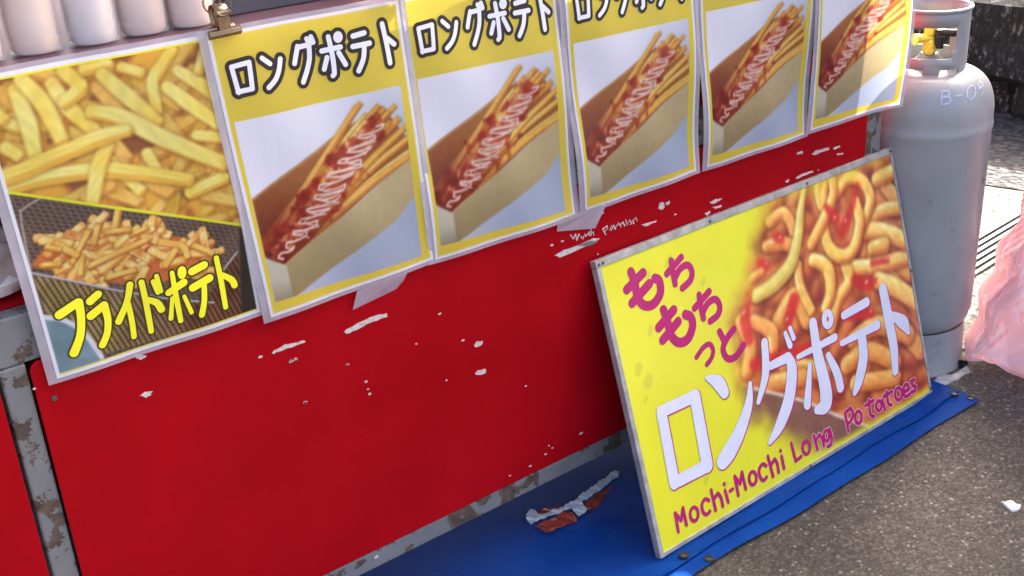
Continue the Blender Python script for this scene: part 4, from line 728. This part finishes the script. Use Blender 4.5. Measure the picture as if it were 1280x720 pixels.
clip(.022, .951, 'brass coloured bulldog clip where the fries poster meets its neighbour', R(1.5))
clip(.302, .960, 'bulldog clip at the top edge between second and third posters')

# ---------------------------------------------------------------- leaning sign board
bl = Vector((.663, -.181, G + .0135)); exv = Vector((1, .018, 0)).normalized()
tl = Vector((.660, -.026, .408)); eyv = (tl - bl); eyv = (eyv - exv * eyv.dot(exv)).normalized(); nrm = exv.cross(eyv)      # faces the viewer
sg = empty('sign_board', bl); tag(sg, 'yellow sign board with curly fries picture leaning against the red counter', 'sign')
def bfn(u, v, h=0.): return bl + exv * u + eyv * v + nrm * h
def bbox(name, m_, u0, u1, v0, v1, h0, h1, bevel=.0008):
    mb = MB().box(u0, u1, v0, v1, h0, h1); mb.v = [tuple(bfn(*q)) for q in mb.v]; return mb.build(name, m_, sg, bevel=bevel)
picS = paint_sign(1.6)
bbox('backing', M['board_back'], .002, .898, .002, .583, -.0115, -.001)
def barr(U, V):
    o = np.zeros(U.shape + (3,))
    for k in range(3): o[..., k] = bl[k] + exv[k] * U + eyv[k] * V
    return o
sheet_object(picS, barr, 'printed_face', M['signprint'], sg)
for nm, b in (('frame_strip', (-.003, .903, -.003, .0055)), ('frame_strip', (-.003, .903, .574, .588)), ('frame_strip', (-.003, .0075, .006, .5735)), ('frame_strip', (.8955, .903, .006, .5735))):
    bbox(nm, M['board_edge'], *b, -.013, .0020)
for u, v in ((.004, .580), (.014, .5805), (.300, .5805), (.600, .5805), (.895, .5805), (.450, .0015), (.899, .30), (.899, .012)):
    mb = MB().lathe([(0, 0), (.0032, 0), (.0030, .0012), (0, .0016)], n=10, cap=False); mb.v = [tuple(bfn(u + q[0], v + q[1], .0022 + q[2])) for q in mb.v]; mb.build('screw', M['screw'], sg)
bf = lambda u, v, h: tuple(bfn(u, v, h))
KANA_MAGENTA, KANA_WHITE, LATIN = ([[(x, y_, r * k) for x, y_, r in st] for st in S_] for S_, k in ((KANA_MAGENTA, 1.25), (KANA_WHITE, 1.2), (LATIN, 1.1)))
lettering(KANA_MAGENTA, bf, M['magenta_ink'], sg, 'lettering', h0=.0005)
lettering(KANA_WHITE, bf, M['magenta_ink'], sg, 'lettering_shadow', grow=1.5, dx=1.6, dy=-1.8, h0=.0005)
lettering(KANA_WHITE, bf, M['sign_white'], sg, 'lettering', h0=.0010)
M['pale_ink'] = varied('pale_pink_ink', (.72, .45, .36), .4, .1, 30, 0)
for word in (LATIN[17:21], LATIN[21:]): lettering(word, bf, M['pale_ink'], sg, 'lettering_outline', grow=1.5, h0=.0003)
for word in (LATIN[:15], LATIN[15:21], LATIN[21:]): lettering(word, bf, M['magenta_ink'], sg, 'lettering', h0=.0005)

# ---------------------------------------------------------------- gas bottle
CX, CY, RB = 1.712, .017, .150
gb_ = empty('gas_bottle', (CX, CY, G)); tag(gb_, 'tall grey gas bottle with a yellow valve standing beside the counter', 'gas bottle')
prof = [(.118, .105), (.132, .112), (.1435, .128), (RB, .155), (RB, .36), (RB, .595)]
prof += [(RB + .0018, .600), (RB + .0018, .612), (RB, .617), (RB, .630)]
for k in range(1, 15):
    t = k / 14 * R(84); prof.append((.050 + .100 * math.cos(t) ** .62, .636 + .096 * math.sin(t)))
prof.append((0.001, .7335))
MB().lathe(prof, (CX, CY, G), 96).build('body', M['gas'], gb_, smooth=True)
MB().lathe([(.141, .0), (.1435, .0), (.1435, .006), (.1405, .010), (.1395, .100), (.1375, .112), (.134, .112), (.136, .098), (.137, .010)], (CX, CY, G), 96, cap=False).build('foot_ring', M['gas'], gb_, smooth=True)
# collar with an opening towards the viewer and slots at its base
va = math.atan2(-1.4688 - CY, -.6069 - CX)
def collar():
    mb = MB(); n = 128; zs = [.716, .741, .752, .765, .772, .782, .800, .826, .834, .852, .868]; cells = {}
    def hole(a, z):
        d = (a - va + math.pi) % (2 * math.pi) - math.pi
        if -.62 < d < .78 and .768 < z < .833: return not (z < .778 and (d < -.50 or d > .66))
        if abs(((d + .05 + math.pi) % (2 * math.pi)) - math.pi) > 2.6 and .765 < z < .833: return True
        for c0 in (-.45, .62, 2.0, -2.0):
            if abs(d - c0) < .30 and z < .741: return True
        return False
    rc = .081
    for i in range(n):
        for j in range(len(zs) - 1):
            if not hole(2 * math.pi * (i + .5) / n, (zs[j] + zs[j + 1]) / 2):
                q = []
                for ii, jj in ((i, j), (i + 1, j), (i + 1, j + 1), (i, j + 1)):
                    a = 2 * math.pi * (ii % n) / n; key = (ii % n, jj)
                    if key not in cells: cells[key] = len(mb.v); mb.v.append((CX + rc * math.cos(a), CY + rc * math.sin(a), G + zs[jj]))
                    q.append(cells[key])
                mb.f.append(tuple(q))
    o = mb.build('collar', M['gas'], gb_, smooth=True, fix=False); s = o.modifiers.new('wall', 'SOLIDIFY'); s.thickness = .0035; s.offset = -1
    return o
collar()
MB().tube([(CX + .0815 * math.cos(2 * math.pi * k / 64), CY + .0815 * math.sin(2 * math.pi * k / 64), G + .868) for k in range(64)], .0042, 10, closed=True).build('collar_rim', M['gas'], gb_, smooth=True)
MB().lathe([(.032, .730), (.032, .748), (.024, .756), (.018, .764)], (CX, CY, G), 32).build('valve_boss', M['gas'], gb_, smooth=True)
fw = Vector((math.cos(va), math.sin(va), 0)); sw = Vector((-math.sin(va), math.cos(va), 0)); c0 = Vector((CX, CY, G))
vb = MB().lathe([(.012, .762), (.016, .768), (.016, .790), (.013, .796), (.013, .806), (.016, .808), (.016, .828), (.010, .832)], (CX + fw.x * .012, CY + fw.y * .012, G), 8).build('valve', M['brass'], gb_, smooth=False, bevel=.001)
p0 = c0 + fw * .012 + Vector((0, 0, .800))
MB().tube([p0, p0 - sw * .026 + fw * .02, p0 - sw * .034 + fw * .028], [.011, .0105, .013], 8).build('outlet', M['brass'], gb_)
MB().tube([p0 + sw * .005 + fw * .012 + Vector((0, 0, -.022)), p0 + fw * .036 + Vector((0, 0, -.022))], .0095, 6).build('outlet', M['brass'], gb_)
mb = MB()
for k in range(24):
    pass
kx = p0 + sw * .018 + fw * .006
mb.tube([kx + Vector((0, 0, -.022)), kx + Vector((0, 0, .004))], .011, 16); mb.tube([kx + Vector((0, 0, .006)), kx + Vector((0, 0, .020))], .0125, 16)
mb.build('regulator', M['black'], gb_, smooth=True)
MB().tube([kx + Vector((0, 0, .013)), kx + sw * .030 + fw * .012 + Vector((0, 0, .014)), kx + sw * .044 + fw * .006 + Vector((0, 0, .015))], [.0085, .0085, .0075], 12).build('hose', M['black'], gb_, smooth=True)
MB().tube([p0 - sw * .012 + Vector((0, 0, .020)), p0 - sw * .045 + Vector((0, 0, .021))], .0045, 8).build('handle', M['black'], gb_)
# stencilled mark on the shoulder: B-09
def sh_pt(u, v, h):
    # u: arc metres round the shoulder from the viewer's side, v: metres up the dome
    t = R(22) + v / .105 ; r = .050 + .100 * math.cos(t) ** .62; z = .636 + .096 * math.sin(t)
    a = va + u / r; n_ = Vector((math.cos(a) * math.cos(t), math.sin(a) * math.cos(t), math.sin(t)))
    return tuple(Vector((CX + r * math.cos(a), CY + r * math.sin(a), G + z)) + n_ * (h + .0006))
mk = [[(0, 0, 2.), (0, 34, 2.)], [(0, 34, 2.), (14, 31, 2.), (14, 20, 2.), (0, 18, 2.)], [(0, 18, 2.), (17, 15, 2.), (16, 3, 2.), (0, 0, 2.)], [(28, 16, 2.), (42, 16, 2.)],
      [(64, 34, 2.), (54, 26, 2.), (54, 8, 2.), (64, 0, 2.), (74, 8, 2.), (74, 26, 2.), (64, 34, 2.)], [(100, 22, 2.), (90, 18, 2.), (86, 27, 2.), (94, 34, 2.), (102, 27, 2.), (101, 12, 2.), (94, 0, 2.)]]
lettering([[(x * 1.1 + 34, y_ * 1.1 + 10 + x * .10, r * 1.0) for x, y_, r in st] for st in mk], sh_pt, M['gas_text'], gb_, 'stencilled_mark', h0=.0003)

# ---------------------------------------------------------------- litter, mortar, white patch
wr = empty('sweet_wrapper', (.66, .06, G)); tag(wr, 'torn red wrapper with a crimped white edge lying on the blue tarpaulin', 'wrapper')
zt = G + .016
def crumple(poly, name, m_, z, amp, f):
    P = []
    for i in range(len(poly)):
        a = poly[i]; b = poly[(i + 1) % len(poly)]; n = max(1, int(math.hypot(b[0] - a[0], b[1] - a[1]) / .008))
        for k in range(n): P.append((a[0] + (b[0] - a[0]) * k / n, a[1] + (b[1] - a[1]) * k / n))
    bm = bmesh.new(); vs = [bm.verts.new((x, y_, 0)) for x, y_ in P]; fc = bm.faces.new(vs)
    bmesh.ops.triangulate(bm, faces=[fc]); bmesh.ops.subdivide_edges(bm, edges=bm.edges, cuts=2, use_grid_fill=True)
    for v_ in bm.verts: v_.co.z = z + amp * math.sin(v_.co.x * f) * math.sin(v_.co.y * f * 1.3 + 1) + amp * .5 * math.sin(v_.co.x * f * 2.7 + v_.co.y * f * 2)
    me = bpy.data.meshes.new(name); bm.to_mesh(me); bm.free(); me.materials.append(m_); o = bpy.data.objects.new(name, me); COL.objects.link(o)
    o.parent = wr; o.matrix_parent_inverse = Matrix.Translation(wr.location).inverted()
    s = o.modifiers.new('thick', 'SOLIDIFY'); s.thickness = .0008; return o
crumple(WRAP_R1, 'foil', M['wrap_red'], zt + .004, .004, 70); crumple(WRAP_R2, 'foil', M['wrap_red'], zt + .003, .003, 80); crumple(WRAP_R3, 'foil', M['wrap_red'], zt + .004, .003, 70)
crumple(WRAP_W, 'crimped_edge', M['wrap_white'], zt + .010, .0022, 160); crumple(WRAP_W2, 'crimped_edge', M['wrap_white'], zt + .007, .002, 90)
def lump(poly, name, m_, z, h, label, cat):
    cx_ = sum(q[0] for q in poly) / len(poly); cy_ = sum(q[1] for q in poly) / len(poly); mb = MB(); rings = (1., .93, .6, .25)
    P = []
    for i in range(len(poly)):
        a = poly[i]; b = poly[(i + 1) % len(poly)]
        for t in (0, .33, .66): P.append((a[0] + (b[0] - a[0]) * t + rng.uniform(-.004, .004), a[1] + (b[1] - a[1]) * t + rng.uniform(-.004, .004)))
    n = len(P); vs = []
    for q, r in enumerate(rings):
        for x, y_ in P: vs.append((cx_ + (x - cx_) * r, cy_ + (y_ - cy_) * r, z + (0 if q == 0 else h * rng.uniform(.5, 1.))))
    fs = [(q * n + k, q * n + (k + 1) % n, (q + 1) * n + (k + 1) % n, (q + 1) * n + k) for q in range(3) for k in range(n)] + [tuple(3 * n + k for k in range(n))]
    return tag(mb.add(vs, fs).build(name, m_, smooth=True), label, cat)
lump(SPALL, 'mortar_patch', M['spall'], G, .006, 'pale crumbling mortar patch at the foot of the gas bottle', 'mortar')
lump(WHITE_PATCH, 'white_patch', M['wrap_white'], G + .0005, .006, 'small raised white patch on the dark asphalt', 'scrap')  # small irregular white piece, slightly raised above the asphalt
lump([(1.752 + .013 * math.cos(k), -.128 + .011 * math.sin(k)) for k in range(6)], 'pebble', M['stone'], G, .016, 'small dark pebble beside the foot of the gas bottle', 'stone')

# ---------------------------------------------------------------- plastic carrier bag at the right edge
bgv = Vector((.53, -.848, 0)); bgf = Vector((-.848, -.53, 0)); b0 = Vector((1.885, -.285, G + .006))
bag = empty('carrier_bag', b0); tag(bag, 'pink and white plastic carrier bag standing at the right edge', 'bag')
def fold(x): return abs((x % 1) - .5) * 4 - 1
def bag_pt(u, v, s=1.):
    t = 2 * math.pi * u; w = (.200 - .105 * v ** 1.1) * s; d = (.070 * (1 - v) ** .6 + .020) * s
    cx_ = abs(math.cos(t)) ** .6 * math.copysign(1, math.cos(t)); sx_ = abs(math.sin(t)) ** .6 * math.copysign(1, math.sin(t))
    k = .35 + .65 * math.sin(math.pi * min(1, v * .9 + .1)); ple = 1 + .05 * fold(5 * u + 1.1 * v) * k
    cr = .016 * fold(7 * u + 2.3 * v) * k + .011 * fold(11 * u - 3.1 * v + .3) * k + .006 * fold(23 * u + 7 * v)
    p_ = b0 + bgv * (w * cx_ * ple + .03 * v + .010 * fold(4.3 * v + u)) + bgf * (d * sx_ + cr + .012 * math.sin(7 * v + 3 * math.cos(t)))
    z = .64 * v + .035 * abs(math.cos(t)) ** 2 * (1 - v) ** 3 + .012 * fold(6 * u) * (1 - v) ** 3 + .010 * (1 - v) ** 3; return (p_.x, p_.y, b0.z + z)
MB().grid(lambda u, v: bag_pt(u, v), 120, 70, closed_u=True).build('film', M['bag_pink'], bag, smooth=True)
MB().grid(lambda u, v: bag_pt(.10 + .30 * u + .03 * math.sin(v * 6), .02 + .96 * v, 1.015), 60, 70).build('printed_stripe', M['bag_white'], bag, smooth=True, fix=False)
MB().add([bag_pt(k / 36, 0) for k in range(36)], [tuple(range(36))]).build('bottom', M['bag_white'], bag, fix=False)
for s_ in (-1, 1):
    pts = [tuple(Vector(bag_pt(.25, 1)) + Vector((0, 0, .02)) + bgv * (s_ * .04 + .05 * math.cos(t) * .5 - .01) + Vector((0, 0, .10 * math.sin(t))) ) for t in [math.pi * k / 12 for k in range(13)]]
    MB().tube(pts, .006, 8).build('handle', M['bag_pink'], bag, smooth=True)

# ---------------------------------------------------------------- things on and inside the counter
for i, (x, col) in enumerate(((-.262, 'cream'), (-.188, 'cream'), (-.113, 'cream2'), (-.042, 'cream'), (.026, 'cream'))):
    j = empty('sauce_jar', (x, .095 + .004 * (i % 2), .9455))
    lab = ('cut off by the left edge', 'second from the left', 'bluish white, third from the left', 'fourth from the left', 'rightmost, beside the clip')[i]
    tag(j, 'clear jar of pale sauce on the counter, ' + lab, 'jar', 'jars of sauce on the counter')
    MB().lathe([(.030, .0), (.0330, .003), (.0335, .02), (.0348, .150), (.0352, .158), (.0342, .158), (.0338, .150), (.0325, .02)], (x, j.location.y, .9457), 36, cap=False).build('cup', M['jar'], j, smooth=True)
    MB().lathe([(.026, .0), (.0295, .004), (.0305, .02), (.0318, .138), (.0310, .1395)], (x, j.location.y, .9480), 36).build('sauce', M[col], j, smooth=True)
    MB().lathe([(.0352, .0), (.0362, .004), (.0362, .010), (.034, .013), (.012, .014)], (x, j.location.y, .9457 + .1585), 36).build('lid', M['jar'], j, smooth=True)
def crate(name, x0, x1, y0, y1, z0, z1, m_, label, cat):
    root = empty(name, ((x0 + x1) / 2, (y0 + y1) / 2, z0)); tag(root, label, cat); t = .006
    for b in ((x0, x1, y0, y0 + t), (x0, x1, y1 - t, y1), (x0, x0 + t, y0 + t, y1 - t), (x1 - t, x1, y0 + t, y1 - t)): MB().box(*b, z0, z1).build('side', m_, root, bevel=.002)
    MB().box(x0 + t, x1 - t, y0 + t, y1 - t, z0 + .001, z0 + .008).build('base', m_, root)
    for b in ((x0 - .006, x1 + .006, y0 - .006, y0), (x0 - .006, x1 + .006, y1, y1 + .006)): MB().box(*b, z1 - .02, z1).build('rim', m_, root, bevel=.002)
crate('storage_crate', .085, .31, .11, .36, .9460, 1.07, M['dark_grey'], 'dark grey plastic crate on the counter behind the brass clip', 'crate')
crate('storage_crate', .335, .56, .09, .33, .9460, 1.06, M['rubber_red'], 'red plastic crate on the counter behind the long fries posters', 'crate')
crate('storage_crate', -.62, -.395, .16, .45, .6425, .80, M['maroon'], 'dark maroon crate on the red shelf at the left edge', 'crate')
crate('storage_crate', -.385, -.18, .20, .45, .6425, .815, M['maroon'], 'dark maroon crate on the red shelf behind the fries poster', 'crate')
bgc = empty('clear_bag', (-.315, .105, .6425)); tag(bgc, 'crumpled clear pinkish plastic bag on the red shelf at the left edge', 'bag')
def cb(u, v):
    t = 2 * math.pi * u; f = math.sin(math.pi * (.04 + .94 * v)) ** .6; k = 1 + .14 * math.sin(5 * t + 9 * v) + .08 * math.sin(11 * t - 13 * v)
    return (-.315 + .080 * f * k * math.cos(t), .105 + .05 * f * k * math.sin(t), (.6435) + .075 * (1 - math.cos(math.pi * v)) / 2 * (1 + .12 * math.sin(3 * t)))
MB().grid(cb, 48, 24, closed_u=True).build('film', M['bag_clear'], bgc, smooth=True)
MB().lathe([(.02, .0), (.05, .006), (.056, .022), (.04, .038), (.01, .044)], (-.318, .105, .6435), 24).build('contents', M['cream2'], bgc, smooth=True)

# ---------------------------------------------------------------- unseen cloth covered block, added just outside the frame to shade the asphalt
ns = empty('added_shade_block', (3.37, -1.0, G)); tag(ns, 'unseen cloth covered block added outside the right edge to shade the asphalt', 'shade block')
for (ya, yb, zt_) in ((-2.2, .305, 2.3),):
    MB().box(3.15, 3.6, ya, yb, G + zt_ - .04, G + zt_).build('shade_block_top', M['cloth'], ns, bevel=.004)
    for q in ((3.155, 3.160, ya + .01, yb - .01), (3.58, 3.585, ya + .01, yb - .01), (3.161, 3.579, ya + .005, ya + .01), (3.161, 3.579, yb - .01, yb - .005)): MB().box(*q, G + .02, G + zt_ - .041).build('shade_block_side', M['cloth'], ns)
    for x in (3.18, 3.54):
        for y in (ya + .02, yb - .05): MB().box(x, x + .03, y, y + .03, G, G + zt_ - .042).build('shade_block_leg', M['steel'], ns)

# ---------------------------------------------------------------- unseen cloth canopy, added above the frame to shade the counter top
cn = empty('added_shade_canopy', (.2, 1.0, G)); tag(cn, 'unseen cloth canopy on four poles, added above the frame to shade the counter', 'canopy')
def roof(a, b): return (-1.4 + 3.3 * a, .05 + 2.1 * b, 2.15 + .30 * (1 - abs(2 * b - 1)) - .05 * math.sin(math.pi * a) + .01 * math.sin(a * 40) * math.sin(b * 9))
o = MB().grid(roof, 40, 24).build('canopy_cloth', M['cloth'], cn, smooth=True); s = o.modifiers.new('thick', 'SOLIDIFY'); s.thickness = .003
for x in (-1.3, 1.50):
    for y in (.66, 2.05): MB().tube([(x, y, G), (x, y, 2.14 + .28 * (1 - abs(2 * (y - .05) / 2.1 - 1)))], .019, 14).build('pole', M['steel'], cn, smooth=True)
